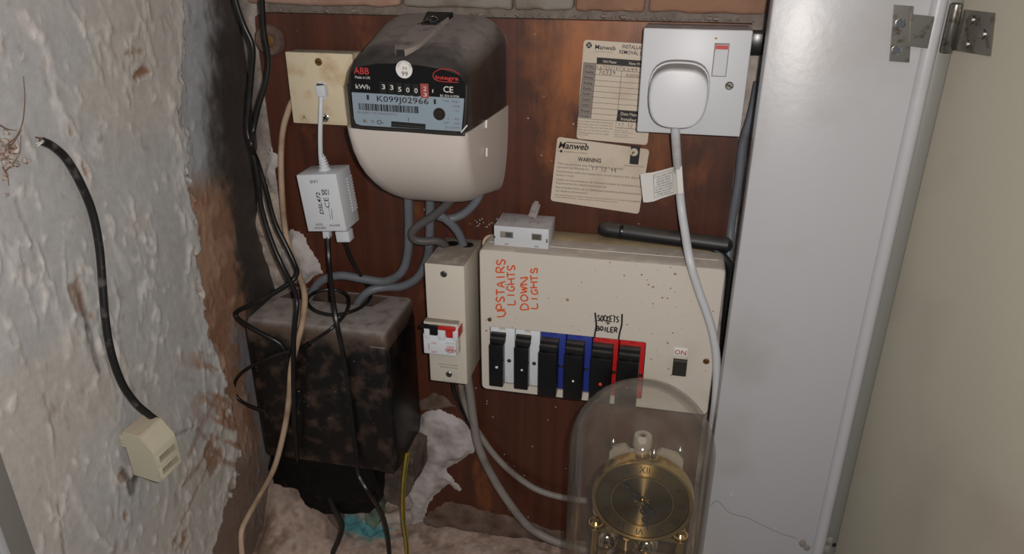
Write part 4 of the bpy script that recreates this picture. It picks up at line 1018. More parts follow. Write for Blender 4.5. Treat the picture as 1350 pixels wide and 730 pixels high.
# cream wire hooped behind the splitter, and the splitter itself
cable('wire_hoop', 'short cream wire hooped over the top left of the fuse board', [P(638, 326, -.035), P(638, 318, -.034), P(643, 312, -.030), P(652, 311, -.026), P(664, 314, -.020)], .0016, M_BEIGEC, 'wire')
sx0, sx1, sz0 = -.1562, -.1042, UZ1+.0002
M_SHADE = mat('grey_jack_shade', (96, 94, 92), .5)  # flat grey stands in for the shade inside the jacks
sp = thing('phone_splitter', 'small white two-way phone splitter standing on the fuse board top', 'splitter', ((sx0+sx1)/2, -.036, sz0))
hwx = (sx1-sx0)/2
obj('case', box(B(), -hwx, hwx, -.0190, .0170, 0, .0200, .0007), mat('grey_white_plastic', (196, 198, 202), .42, dust=.55, dustcol=(140, 124, 116)), sp)
for x0, x1, gold in ((-.0200, -.0075, 0), (.0100, .0195, 1)):
    f = obj('jack', box(B(), x0, x1, -.0193, -.010, .0085, .0148, .0003), M_GREYC, sp)
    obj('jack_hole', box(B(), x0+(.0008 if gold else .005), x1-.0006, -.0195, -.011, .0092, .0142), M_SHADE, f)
    for k in range(5 if gold else 4):
        xx = x0+(.0018 if gold else .006)+k*.0014; obj('contact', tube(B(), [Vector((xx, -.0196, .0138)), Vector((xx+.0003, -.0199, .0098))], .00032, 5, False), M_GOLDC if gold else M_STEEL, f)
    obj('latch_slot', box(B(), (x0+x1)/2-.002, (x0+x1)/2+.002, -.0193, -.018, .0018, .0024), M_INKG, sp)
obj('side_mark', box(B(), hwx-.0022, hwx-.0010, -.0193, -.018, .0068, .0105), mat('green_mark', (64, 84, 60), .6), sp)
obj('side_mark', box(B(), -hwx+.0002, -hwx+.0012, -.0193, -.018, .0075, .0095), M_INK, sp)
for x0, x1 in ((-.018, -.0095), (.0055, .0135)): obj('top_mark', tube(B(), [Vector((x0, -.006, .0201)), Vector((x0, -.001, .0201)), Vector((x1, -.001, .0201)), Vector((x1, -.006, .0201))], .0003, 4, False), M_INKG, sp)
mtx = Matrix.Translation((.0055, .0125, .0215)) @ Matrix.Rotation(math.radians(32), 4, 'X') @ Matrix.Rotation(math.radians(-6), 4, 'Z')
M_CLIP = mat('dusty_clear_plastic', (158, 150, 146), .45, dirt=(128, 116, 108), amt=.4, dscale=150)
obj('plug', box(B(), -.0040, .0040, -.004, .0125, -.0018, .0030, .0008, mtx=mtx), M_CLIP, sp)
obj('latch', box(B(), -.0022, .0022, -.006, .0140, .0032, .0046, .0005, mtx=mtx), M_CLIP, sp)

# black rod lying along the top of the board
p0, p1 = P(790, 301, -.0135), P(965, 324, -.020)
rod = thing('black_rod', 'black rounded rod lying along the back of the fuse board top', 'rod', p0)
dirn = (p1-p0).normalized(); L0 = (p1-p0).length
q = dirn.to_track_quat('X', 'Z')
prof = [(.0004, -.0010), (.0040, -.0002), (.0060, .0020), (.0071, .0055), (.0074, .0090), (.0074, L0-.004), (.0040, L0), (.0004, L0+.001)]
bm = lathe(B(), prof, (0, 0, 0), 'X', 18)
for v in bm.verts: v.co = q @ Vector((v.co.x, v.co.y, v.co.z))
obj('shaft', bm, mat('rubbed_black_rubber', (25, 25, 27), .45, dust=.25), rod)
bm = lathe(B(), [(.0075, .020), (.0077, .021), (.0077, .0225), (.0075, .0235)], (0, 0, 0), 'X', 18)
for v in bm.verts: v.co = q @ v.co
obj('ring', bm, M_BLACK, rod)
cable('black_strap', 'black strap hanging in the gap between the fuse board and the white frame', [P(918, 314, -.012), P(938, 326, -.020), P(957, 343, -.024), P(964, 358, -.022), P(961, 395, -.018), P(957, 430, -.012), P(954, 468, -.004)], .0042, mat('dull_black_strap', (30, 30, 34), .55), 'strap')

# ------------------------------------------------------------ cards on the board
def card(name, label, tl, bl, tr, w, h, z0, dyy):
    a, b, c = P(*tl), P(*bl), P(*tr)
    ax = Vector((c.x-a.x, 0, c.z-a.z)).normalized(); ang = math.atan2(ax.z, ax.x)
    t = thing(name, label, 'card', (a.x, -dyy, a.z), (0, -ang, 0))
    obj('sheet', prism(B(), rrect(0, w, -h, 0, .0028, 3), -.0007, .0004), M_PAPER, t)
    return t
YC = -.0009
c1 = card('meter_record_card', 'upper worn card printed as a meter record table, tucked behind the white socket', (770, 52), (757, 181), (850, 57.5), .066, .0895, 0, .0008)
def cl(t, a, b): 
    q = P(a, b, t.location.y-.0009); v = Vector((q.x-t.location.x, 0, q.z-t.location.z)); an = -t.rotation_euler.y
    return Vector((v.x*math.cos(an)+v.z*math.sin(an), YC, -v.x*math.sin(an)+v.z*math.cos(an)))
def ct(t, s, a, b, capx, a2=None, m=None, **kw):
    p = cl(t, a, b); fit = None
    if a2: q = cl(t, a2[0], a2[1]); fit = (q-p).length; kw['ang'] = math.atan2(q.z-p.z, q.x-p.x)
    return text(t, s, (cl(t, a, b-capx)-p).length, p, m or M_INK, fit=fit, **kw)
def cquad(t, pts, m, name, lift=0.0):
    v = [cl(t, *q) for q in pts]; return obj(name, prism(B(), [(p.x, p.z) for p in v], YC-lift, YC+.0003), m, t)
def cline(t, pts, m, name='rule', r=.0002): return obj(name, tube(B(), [cl(t, *q) for q in pts], r, 4, False), m, t)
ct(c1, 'Manweb', 784, 64.5, 6, (811, 66.5), bold=.012)
ct(c1, 'A ScottishPower Company', 784, 68.3, 1.6, (808, 69.8), M_INKG)
bm = lathe(B(), [(.0026, 0), (.0026, -.0001)], cl(c1, 776.5, 59.5), 'Y', 18); e = obj('emblem', bm, M_INK, c1)
p = cl(c1, 776.5, 59.5)
for k in range(2): obj('emblem_stroke', tube(B(), [p+Vector((-.0019, -.0002, -.0019+k*.0038)), p+Vector((.0019, -.0002, .0019-k*.0038))], .00032, 4, False), M_PAPER, e)
ct(c1, 'INSTALLATION /', 820, 63.5, 5.0, (862, 67), bold=.01); ct(c1, 'REMOVAL DETAILS', 816, 70.5, 5.0, (864, 74.5), bold=.01)
cquad(c1, [(787, 75.5), (860, 81), (859.5, 90), (786.5, 84.5)], M_INK, 'table_heading')
for o in (ct(c1, 'Old Meter', 794.5, 82.3, 3.4, (813, 83.8), M_PAPER, bold=.01), ct(c1, 'New Meter', 829, 85, 3.4, (851, 86.8), M_PAPER, bold=.01)): o.location.y = -.00035
rows = ['Id No.', 'Reading', 'Reading', 'Reading', 'Display', 'Tariff 1', 'Tariff 2', 'Tariff 3', 'Fuse', 'Code']
def rowpt(i, f):                       # table grid: f 0 at the left of the row heads .. 1 at the right edge
    y0 = 82.3+i*7.33; x0 = 770-i*.83
    return (x0+f*92, y0+f*7.0)
cquad(c1, [(769.8, 82.2), (786, 83.6), (779, 156), (762, 154.5)], M_GRID, 'row_heading_panel')
for i in range(11):
    cline(c1, [rowpt(i, 0), rowpt(i, .98)], M_INKG)
    if i < 10: a, b = rowpt(i, .02); ct(c1, rows[i], a, b+5.8, 3.0, (a+11, b+6.8), M_INK)
for q in ([(786, 84), (779, 156)], [(769.8, 82.2), (762, 154.5)], [(820.5, 87), (813.5, 155)]): cline(c1, q, M_INK, r=.0002)
def ch(t, word, p0, p1, up, m=M_INKG, r=.00022):
    a, b, c = cl(t, *p0), cl(t, *p1), cl(t, *up); return handwrite(t, word, Vector((a.x, YC-.0001, a.z)), b-a, c-a, r, m)
ch(c1, 'L67202107', (787.5, 90.3), (818, 92.5), (787.8, 86)); ch(c1, '70339', (789, 97.6), (811, 99), (789.4, 92.6), r=.00028)
ch(c1, 'K099', (822, 93), (840, 94.6), (822.3, 89)); ch(c1, '00000', (825, 100.5), (846, 102.5), (825.3, 97))
cquad(c1, [(814.5, 144.5), (856, 148), (855, 163), (812.5, 159.5)], M_INK, 'date_heading')
for s, b in (('Date Meter', 151.3), ('Installed', 158)):
    o = ct(c1, s, 818, b, 3.8, (842 if s[0] == 'D' else 838, b+2.2), M_PAPER, bold=.01); o.location.y = -.00035
cline(c1, [(812.5, 160), (811.5, 168), (852, 171.5)], M_INK, r=.0002); ch(c1, '17 12 9', (814.5, 166.5), (842, 168.8), (815, 162))
for i, s in enumerate(('In accordance with Electricity Supply', 'Meter Regs, please do not remove card', 'from meter. Keep this card near the', 'meter. Do not remove or deface', 'it. Replacement can be made')): ct(c1, s, 762-i*.6, 160+i*3.7, 1.9, (808-(i > 2)*4-i*.4, 163.3+i*3.7), M_INKG)
for i, s in enumerate(('Manweb Networks', 'Meter Operations', 'Kingsfield Court, Chester', 'Cheshire')): ct(c1, s, 810-i*.3, 172+i*2.9, 1.5, (828+i % 2*6, 173.3+i*2.9), M_INKG)
ct(c1, 'Form 1/ref 98', 759, 177.6, 1.5, (775, 178.8), M_INKG)
c2 = card('warning_card', 'lower cream warning card headed WARNING, pasted below the record card', (735.5, 179.5), (728.5, 261), (855, 196), .0865, .0638, 0, .0016)
ct(c2, 'Manweb', 735.5, 195, 8.5, (775.5, 198), shear=.25, bold=.022)
cline(c2, [(747, 187.3), (773, 189.5)], M_INK, r=.0004)
ct(c2, 'A', 735, 199.5, 2, m=M_INK); ct(c2, 'ScottishPower Company', 743, 200.5, 2.2, (774, 203), M_INKG)
obj('emblem', lathe(B(), [(.0013, 0), (.0013, -.0001)], cl(c2, 739.8, 199.2), 'Y', 14), M_INK, c2)
ct(c2, 'WARNING', 762, 212.4, 5.4, (792.5, 214.5), bold=.025)
cquad(c2, [(832, 191.5), (844.5, 192.5), (841.5, 217), (829.8, 216)], M_INK, 'logo_panel')
obj('logo_disc', lathe(B(), [(.0037, 0), (.0037, -.00025)], cl(c2, 835.8, 200.5), 'Y', 24), M_PAPER, c2)
o = ct(c2, 'r', 832.6, 203, 5, m=M_INK, bold=.05, shear=.2); o.location.y = -.0004
cline(c2, [(831.5, 191.6), (838, 192.1)], M_INK, r=.0003)
ct(c2, 'REVENUE PROTECTION', 823, 219, 1.9, (848.5, 220.8), M_INKG)
body = [('This equipment was Manweb(ised) / sealed', 734.5, 216.5, 821, 2.9), ('operated by Manweb on', 734, 221, 776, 2.9), ('Interference with the equipment could result in fire, electric', 733.5, 226.7, 846, 2.9), ('shock or injury.', 733.2, 231.4, 757, 2.9),
        ('Under no circumstances do Manweb consent to interference or', 732.8, 237.5, 845.5, 2.9), ('disconnection by unauthorised persons.', 732.4, 242, 800, 2.9), ('Any unauthorised use or attempted interference/disconnection', 732, 247.6, 845, 2.9), ('can result in prosecution.', 731.8, 252.2, 774, 2.9),
        ('Manweb plc Registered Office: Manweb House, Kingsfield Court, Chester Business Park', 732, 257.2, 843, 1.9), ('Chester CH4 9RF. Registered in England and Wales No. 2366937 (emergencies 24 hours)', 731.7, 260.2, 814, 1.7), ('FORM 139', 834, 266.2, 844, 1.5)]
for s, a, b, a2, h in body: ct(c2, s, a, b, h, (a2, b+(a2-a)*.085), M_INKG)
ch(c2, '17 12 99', (780, 224), (812, 227.3), (780.4, 219), M_INKG, .0003)

# ------------------------------------------------------------ white socket, plug, cable and tag
sk = thing('wall_socket', 'square white switched wall socket at the top right of the wooden board', 'socket', (.0120, 0, .5835))
obj('back_box', box(B(), -.0425, .0425, -.034, 0, -.0425, .0425, .0012), M_WHITE, sk)
obj('faceplate', box(B(), -.0432, .0432, -.0430, -.0345, -.0432, .0432, .0016), M_WHITE, sk)
def sl(a, b, Y=-.0430): q = P(a, b, Y); return Vector((q.x-sk.location.x, Y, q.z-sk.location.z))
a, b = sl(943.5, 58), sl(956, 100)
obj('switch_frame', box(B(), a.x-.0008, b.x+.0008, -.0433, -.042, b.z-.0008, a.z+.0008), M_GREYC, sk)
rk = obj('rocker', loft(B(), [[Vector((x, -.042, b.z)), Vector((x, -.0436, b.z)), Vector((x, -.0448, (a.z+b.z)/2)), Vector((x, -.0460, a.z)), Vector((x, -.042, a.z))] for x in (a.x, b.x)]), M_WHITE, sk)
obj('red_flash', box(B(), a.x+.0002, b.x-.0002, -.0463, -.0448, a.z-.0036, a.z-.0004), M_RED, rk)
screw(sk, sl(961.5, 113), .0034, M_STEEL, .5); 
c = sl(944, 50.5); obj('pinhole', lathe(B(), [(.0009, 0), (.0009, -.0002), (.0001, -.0002)], c, 'Y', 10), M_RUST, sk)
pg = thing('mains_plug', 'white moulded mains plug pushed into the white wall socket', 'plug', (0.0012, -.0432, .5780))
def plugring(s, dz, y, flat):
    out = []
    for k in range(40):
        a = 2*PI*k/40; r = 1.0/(abs(math.cos(a))**3.0+abs(math.sin(a))**3.0)**(1/3.0)
        out.append(Vector((.0250*s*r*math.cos(a)*(1-.10*max(0, -math.sin(a))), y, dz-.0012+.0258*s*r*math.sin(a))))
    return out
bm = loft(B(), [plugring(.985, 0, 0, 0), plugring(1.0, 0, -.002, 0), plugring(.99, 0, -.009, 0), plugring(.975, 0, -.0098, 0)], True); obj('base', bm, M_WHITE, pg)
bm = loft(B(), [plugring(.955, -.0006, -.0095, 0), plugring(.945, -.0010, -.0255, 0), plugring(.93, -.0011, -.0272, 0), plugring(.90, -.0012, -.0284, 0), plugring(.84, -.0012, -.0290, 0)], True); obj('cover', bm, M_WHITE, pg)
wc = thing('white_mains_cable', 'thick white cable running from the mains plug down over the fuse board', 'cable', P(891, 172, -.06)); o0 = Vector(wc.location)
pts = pp((890.5, 166, -.056), (891, 185, -.052), (894, 225, -.042), (898, 270, -.040), (903, 305, -.052), (910, 345, -.0715), (922, 385, -.0705), (936, 425, -.0700), (943.5, 460, -.0700), (945, 495, -.0700), (943, 530, -.0695), (939, 560, -.060), (935.5, 595, -.050), (929, 640, -.045), (924, 690, -.045), (920, 740, -.045))
obj('sheath', tube(B(), [p-o0 for p in pts], .0038, 12), M_WHITEC, wc)
# folded paper flag on that cable
fpts = [((844, 230), (848, 266.5)), ((850, 228.3), (853, 266.8)), ((860, 227.3), (861.5, 265.5)), ((872, 224.5), (873, 261)), ((886, 220.5), (887.5, 256.5)), ((892, 219.5), (894, 255)), ((899, 219), (901, 254.5))]
ys = [-.030, -.031, -.033, -.036, -.041, -.0465, -.0455]
bm = B(); row = []
for (t0, b0), y in zip(fpts, ys): row.append((P(*t0, y)-o0, P(*b0, y)-o0))
f = [[bm.verts.new(p) for p in r] for r in row]; g = [[bm.verts.new(p+Vector((0, .0005, 0))) for p in r] for r in row]
for i in range(len(f)-1):
    bm.faces.new((f[i][0], f[i][1], f[i+1][1], f[i+1][0])); bm.faces.new((g[i][0], g[i+1][0], g[i+1][1], g[i][1]))
    bm.faces.new((f[i][0], f[i+1][0], g[i+1][0], g[i][0])); bm.faces.new((f[i][1], g[i][1], g[i+1][1], f[i+1][1]))
bm.faces.new((f[0][0], g[0][0], g[0][1], f[0][1])); bm.faces.new((f[-1][0], f[-1][1], g[-1][1], g[-1][0]))
flag = obj('flag_label', bm, M_TAG, wc, 60); flag['label'] = 'white paper flag with a printed box of small capitals'
fq = [P(861.5, 231, -.0336)-o0, P(886.5, 223.5, -.0414)-o0, P(888, 253.5, -.0414)-o0, P(862.5, 260.5, -.0336)-o0]
obj('print_box', tube(B(), fq+[fq[0]], .0002, 4, False), M_INK, flag)
for i, s in enumerate(('IF THIS CONDUCTOR', 'THE PLUG IS', 'REMOVED FROM', 'THIS APPLIANCE', 'CUT OFF AND DISPOSE', 'OF SAFELY, DO NOT', 'INSERT INTO ANY', 'OTHER SOCKET')):
    t = .10+i*.112; l = fq[0].lerp(fq[3], t+.05); r = fq[1].lerp(fq[2], t+.05); m0 = .14 if len(s) < 15 else .06
    a, b = l.lerp(r, m0), l.lerp(r, 1-m0); cap = (fq[0]-fq[3]).length*.07
    tb = text_bm(s, cap, (0, 0, 0)); xs = [v.co.x for v in tb.verts]; W = max(xs); ax = (b-a)/W
    for v in tb.verts: v.co = a + ax*v.co.x + Vector((0, -.0003, v.co.z))
    for ff in tb.faces: ff.smooth = False
    obj('lettering', tb, M_INK, flag, recalc=False)
# black block and clipped grey cable behind the frame edge
bk = thing('black_junction_block', 'small black block on the wall just right of the white socket', 'junction box', P(998, 53, -.004))
obj('case', box(B(), -.0065, .0085, -.016, .0035, -.010, .008, .0008), M_BLACKM, bk)
obj('lid', box(B(), -.0060, .0080, -.0175, -.0158, -.0095, .0075, .0005), M_BLACK, bk)
cable('grey_clipped_cable', 'grey cable running down beside the board edge, half behind the white frame', [P(1000, 108, .006), P(991, 150, .006), P(979, 190, .008), P(974, 235, .008), P(969, 265, .008), P(964, 295, .008), P(962, 318, .004), P(960, 340, -.002)], .0042, M_TAIL)

# ------------------------------------------------------------ meter tails and other cables
tg = 'grey tails under the meter'
cable('meter_tail', 'pale grey tail dropping from the meter nearest the phone filter into the service box', pp((537, 240, -.03), (538.5, 262, -.028), (539, 300, -.022), (537.5, 335, -.018), (529, 359, -.016), (508, 370.5, -.016), (478, 367.5, -.018), (448, 363, -.020), (424, 370, -.020), (411, 386, -.020), (404, 404, -.020), (402, 418, -.016)), .0046, M_TAIL, group=tg)
cable('meter_tail', 'pale grey tail dropping from the meter middle and swinging left into the service box', pp((568, 240, -.03), (567, 262, -.026), (566.5, 305, -.020), (563.5, 340, -.016), (551, 365, -.013), (530, 377, -.011), (508, 378.5, -.012), (488, 383, -.018), (474, 396, -.020), (466, 412, -.018), (462, 424, -.014)), .0046, M_TAIL, group=tg)
cable('isolator_tail', 'dark grey tail bending left in a hairpin before the isolator box, the nearer one', pp((602, 252, -.048), (592, 266, -.047), (572, 284, -.046), (552, 297, -.045), (543.5, 307, -.044), (547, 315.5, -.042), (560, 318, -.038), (575, 317.5, -.032), (585.5, 322, -.026), (589, 332, -.020), (589.5, 340, -.018)), .0043, M_TAILD, group='tails into the isolator box')
cable('isolator_tail', 'mid grey tail from the meter right side bending back down into the isolator box', pp((634, 252, -.024), (627, 266, -.025), (612, 281, -.026), (595, 288, -.029), (582, 286.5, -.034), (576, 282.5, -.0375), (582, 285, -.036), (594, 294, -.030), (604, 306, -.024), (610, 320, -.019), (612.5, 332, -.018)), .0043, M_TAIL, group='tails into the isolator box')
cable('lower_grey_cable', 'thick warm grey cable falling from the isolator box and sweeping right behind the clock', pp((616, 494, -.022), (620, 520, -.020), (624, 552, -.018), (630, 585, -.018), (643, 616, -.018), (664, 652, -.018), (693, 690, -.018), (716, 706, -.019), (740, 716, -.022), (775, 726, -.026)), .0049, M_GREYC)
cable('lower_grey_cable', 'thinner warm grey cable curving right from behind the thick one toward the clock', pp((606, 497, -.014), (611, 525, -.010), (622, 555, -.008), (636, 578, -.008), (654, 602, -.008), (678, 625, -.008), (708, 645, -.009), (740, 655, -.010), (775, 660, -.012)), .0038, M_GREYC)
cable('dark_flex', 'thin dark flex dropping from the bottom left of the isolator box', pp((596, 496, -.026), (599, 515, -.022), (606, 535, -.014), (617, 556, -.009), (628, 574, -.006)), .0024, M_CABLE)
cable('earth_wire', 'yellow and green earth wire dropping past the service box bottom right', pp((537, 598, -.058), (534, 620, -.062), (531.5, 650, -.062), (532, 685, -.060), (536, 715, -.060), (537, 745, -.060)), .0027, M_EARTH)
ew_ = bpy.context.scene.collection.objects['earth_wire']
pts = [q-Vector(ew_.location)+Vector((.0014, -.0017, 0)) for q in pp((537, 598, -.058), (534, 620, -.062), (531.5, 650, -.062), (532, 685, -.060), (536, 715, -.060), (537, 745, -.060))]
obj('green_stripe', tube(B(), pts, .0011, 6), M_EARTHG, ew_)
cable('cream_phone_cable', 'dirty cream cable running from the phone socket down past the service box', pp((386, 132, -.006), (380, 146, -.008), (372.5, 175, -.006), (370.5, 220, -.006), (374, 285, -.008), (381, 325, -.010), (392, 355, -.022), (401.5, 388, -.060), (398.5, 425, -.0875), (391, 455, -.092), (384, 485, -.0905), (380.5, 530, -.089), (374, 570, -.089), (362, 615, -.090))+[PX(345, 648, -.4245), PX(327, 680, -.4235), PX(318, 702, -.422), PX(319, 735, -.420)], .0031, M_BEIGEC)
cable('black_lead', 'left black lead hanging from the top, then straight down the service box front', pp((304, -25, -.060), (313, 10, -.058), (322, 35, -.056), (333, 62, -.055), (331.5, 100, -.055), (328, 140, -.056), (326, 172, -.058), (333, 200, -.060), (340, 235, -.060), (345, 275, -.060), (358, 318, -.062), (373, 352, -.066), (387, 380, -.078), (391.5, 400, -.088), (388.5, 430, -.0935), (387, 470, -.0960), (387.5, 520, -.0935), (389.5, 570, -.0925), (392, 606, -.0905)), .0026, M_CABLE)
cable('black_lead', 'right black lead hanging from the top, looping out left over the service box', pp((345, -25, -.054), (346, 10, -.052), (348.5, 45, -.050), (354, 80, -.048), (350, 110, -.050), (341, 140, -.053), (334, 172, -.056), (331.5, 192, -.0655), (340, 215, -.052), (350, 248, -.050), (362, 292, -.050), (378, 325, -.052), (388.5, 348, -.056), (391.5, 360, -.062), (383, 372, -.070), (358, 388, -.078), (330, 402, -.082), (313, 410, -.082), (312, 418, -.083), (328, 430, -.088), (352, 443, -.0915), (368, 452, -.0905), (377, 463, -.0895), (380.5, 472, -.0890)), .0025, M_CABLE)
cable('black_side_loop', 'thin black loop bulging left of the service box at mid height', pp((383, 463, -.0900), (366, 467, -.0905), (340, 478, -.0900), (318, 492, -.088), (308.5, 508, -.084), (313, 524, -.084), (330, 535, -.0865), (352, 542, -.0885)), .0019, M_CABLE)
cable('lower_black_cable', 'stout black cable kinking down from under the service box gland', pp((434, 650, -.076), (440, 668, -.078), (447, 682, -.078), (451, 694, -.078), (447, 710, -.078), (439, 728, -.078), (434, 745, -.078)), .0032, M_CABLE)

# ------------------------------------------------------------ black lead and adaptor against the left wall
AX = -.424
ctr = PX(201, 590, -.408)
ad = thing('phone_adaptor', 'ivory double phone adaptor dangling against the left plaster wall', 'adaptor', ctr, (math.radians(3), math.radians(2), math.radians(-6)))
hx_, hy_, hz_ = .0145, .0130, .0235
# outline across x,z (x out of the wall) pushed along y
sec = [(-hx_, -hz_), (hx_*.75, -hz_*1.05), (hx_, -hz_*.95), (hx_, hz_*.28), (hx_*.95, hz_*.42), (hx_*.25, hz_*.98), (-hx_, hz_*.98)]
bm = prism(B(), sec, -hy_, hy_); bmesh.ops.bevel(bm, geom=bm.edges[:], offset=.0007, segments=2, affect='EDGES'); obj('case', bm, M_ADAPT, ad)
for z in (-.0015, -.0145):
    s = obj('socket', box(B(), hx_-.0003, hx_+.0006, -hy_+.0020, hy_-.0020, z-.0050, z+.0050, .0003), M_ADAPT, ad)
    obj('socket_hole', box(B(), hx_-.0002, hx_+.0009, -hy_+.0035, hy_-.0045, z-.0022, z+.0038), mat('ivory_recess', (158, 152, 132), .6), s)
    for k in range(4): obj('contact', tube(B(), [Vector((hx_+.0009, -hy_+.0055+k*.0026, z+.0034)), Vector((hx_+.0007, -hy_+.0055+k*.0026, z))], .0003, 4, False), M_GOLDC, s)
    obj('socket_ledge', box(B(), hx_, hx_+.0020, -hy_+.0018, hy_-.0018, z-.0050, z-.0028, .0003), M_ADAPT, s)
pb = obj('plug', box(B(), -hx_-.0062, -hx_+.001, -.0115, .003, .0050, .0170, .0008), M_ADAPT, ad)
for k in range(3): obj('plug_rib', box(B(), -hx_-.0055, -hx_, -.0125, -.0112, .0062+k*.0036, .0082+k*.0036, .0003), M_ADAPT, pb)
wl_pts = [(56, 186), (70, 193), (88, 210), (106, 241), (122, 280), (131, 325), (135, 370), (138.5, 415), (146, 462), (160, 503), (178, 530), (196, 546), (205, 553)]
xs = [-.4255, -.4250, -.4245, -.424, -.424, -.424, -.424, -.424, -.423, -.421, -.417, -.412, -.409]
lead = cable('wall_lead', 'black lead with a frayed upper end lying on the left plaster wall', [PX(a, b, x) for (a, b), x in zip(wl_pts, xs)], .0030, mat('paint_splashed_sheath', (26, 25, 24), .4, dirt=(96, 92, 90), amt=.2, dscale=90))
e = PX(58, 187, -.4250)-Vector(lead.location)
for k in range(5):
    d = Vector((rnd.uniform(0, .002), -.006+rnd.uniform(-.002, .004), rnd.uniform(-.003, .006)))
    obj('stray_strand', tube(B(), [e, e+d*.5+Vector((.0006, 0, .0005)), e+d], .0005, 5), M_FIBRE if k % 2 else M_TAG, lead)
fb = thing('frayed_bundle', 'brown frayed tuft poking out of the left wall at the picture edge', 'tuft', PX(6, 205, -.4290)); o0 = Vector(fb.location)
bm = B()
for i in range(46):
    c = Vector((rnd.uniform(-.001, .001), rnd.gauss(0, .0050), rnd.gauss(0, .0085))); s = rnd.uniform(.0008, .0024)
    r = bmesh.ops.create_icosphere(bm, subdivisions=2, radius=s)
    for v in r['verts']: v.co = c + v.co*(1+.9*fbm(v.co.x+i, v.co.y, v.co.z, 700, 2))
obj('clump', bm, mat('fluff_and_plaster', (176, 164, 156), .9, dirt=(118, 84, 66), amt=.7, dscale=200), fb, 80)
for q in ([(10, 190), (22, 180), (30, 160), (33, 130), (31, 100)], [(12, 196), (20, 185), (30, 170)], [(8, 225), (18, 215), (26, 200), (28, 178)], [(4, 220), (10, 232), (12, 245)], [(0, 165), (10, 170), (22, 172)]):
    obj('strand', tube(B(), [PX(a, b, -.4275)-o0 for a, b in q], lambda t: .0006-.0004*t, 5), M_FIBRE, fb)

# ------------------------------------------------------------ anniversary clock under its glass dome
KCX, KCY, KB = -.003, -.155, .0200
ck = thing('anniversary_clock', 'brass pendulum clock with ornate black hands under a glass dome', 'clock', (KCX, KCY, KB))
RD = .0622; zc = .3528-KB-RD
bm = lathe(B(), [(.074, 0), (.075, .003), (.074, .010), (.069, .014), (.067, .020), (.0645, .022), (.0002, .022)], (0, 0, 0), 'Z', 48); obj('base', bm, M_BRASS, ck)
prof = [(RD, .020)]+[(RD, .020+(zc-.020)*k/6) for k in range(1, 7)]+[(RD*math.cos(a), zc+RD*math.sin(a)) for a in [k*PI/2/14 for k in range(1, 14)]]+[(.0004, zc+RD)]
bm = B(); loops = []
for r, h in prof: loops.append([Vector((r*math.cos(2*PI*k/64), r*math.sin(2*PI*k/64), h)) for k in range(64)])
loft(bm, loops, False); bm.faces.new(list(bm.verts)[-64:]); obj('glass_dome', bm, M_GLASS, ck, 80)
dz, dy = .2565-KB, -.0240        # dial centre
DR = .0432; dx = .0045
def ring(r0, r1, y0, y1): return lathe(B(), [(r0, y0), (r1, y0), (r1, y1), (r0, y1)], (dx, 0, dz), 'Y', 56, False)
obj('movement', lathe(B(), [(.030, dy+.030), (.034, dy+.028), (.034, dy+.004), (.0002, dy+.004)], (dx, 0, dz), 'Y', 32), M_BRASSD, ck)
bm = lathe(B(), [(DR, dy+.010), (DR, dy), (DR-.0006, dy-.0022), (DR-.0022, dy-.0030), (DR-.0036, dy-.0020), (DR-.0038, dy+.001)], (dx, 0, dz), 'Y', 64, False); obj('bezel', bm, M_BRASS, ck)
dial = obj('dial', lathe(B(), [(DR-.0030, dy+.0005), (DR-.0030, dy-.0004), (.0002, dy-.0004)], (dx, 0, dz), 'Y', 56), M_BRASSD2, ck)
rc = obj('chapter_ring', lathe(B(), [(DR-.0040, dy-.0003), (DR-.0042, dy-.0009), (.0272, dy-.0009), (.0268, dy-.0003)], (dx, 0, dz), 'Y', 56, False), M_BRASSB, dial)
obj('inner_ring', lathe(B(), [(.0272, dy-.0003), (.0266, dy-.0018), (.0256, dy-.0018), (.0252, dy-.0003)], (dx, 0, dz), 'Y', 56, False), M_BRASS, dial)
for i, s in enumerate(('XII', 'I', 'II', 'III', 'IIII', 'V', 'VI', 'VII', 'VIII', 'IX', 'X', 'XI')):
    a = PI/2-i*PI/6; c = Vector((dx+.0300*math.cos(a), dy-.00105, dz+.0300*math.sin(a)))
    text(dial, s, .0068, c, M_INK, name='numeral', ang=a-PI/2, align='CENTER', wide=.8)
def spade(L, ang, y, wd, name):
    bm = B(); ca, sa = math.cos(ang), math.sin(ang)
    def w(u, v): return Vector((dx+u*ca-v*sa, y, dz+u*sa+v*ca))
    tube(bm, [w(-.006, 0), w(L*.45, 0)], .0009, 6, False)
    for c0 in (L*.30, L*.62):
        tube(bm, [w(c0+wd*math.cos(t), wd*.85*math.sin(t)) for t in [k*2*PI/14 for k in range(15)]], .0008, 6, False)
    tube(bm, [w(L*.62-wd, 0), w(L*.62+wd*1.2, 0)], .0004, 6, False)
    tube(bm, [w(L*.62+wd, 0), w(L, 0)], lambda t: .0009*(1-t*.7), 6, False)
    return obj(name, bm, M_BLACK, dial)
spade(.0290, math.radians(-76), dy-.0030, .0030, 'hour_hand'); spade(.0200, math.radians(-48), dy-.0024, .0016, 'hand_counterweight'); spade(.0300, math.radians(136), dy-.0036, .0026, 'minute_hand')
obj('hand_boss', lathe(B(), [(.0020, dy-.0008), (.0020, dy-.0042), (.0008, dy-.0050), (.0002, dy-.0050)], (dx, 0, dz), 'Y', 16), M_BRASS, dial)
bm = B()
for k in range(10):
    a = 2*PI*k/10; box(bm, -.0005, .0005, -.0002, .0002, .002, .0062, 0, mtx=Matrix.Translation((dx, dy-.0008, dz)) @ Matrix.Rotation(a, 4, 'Y'))
obj('rosette', bm, M_BRASS, dial)
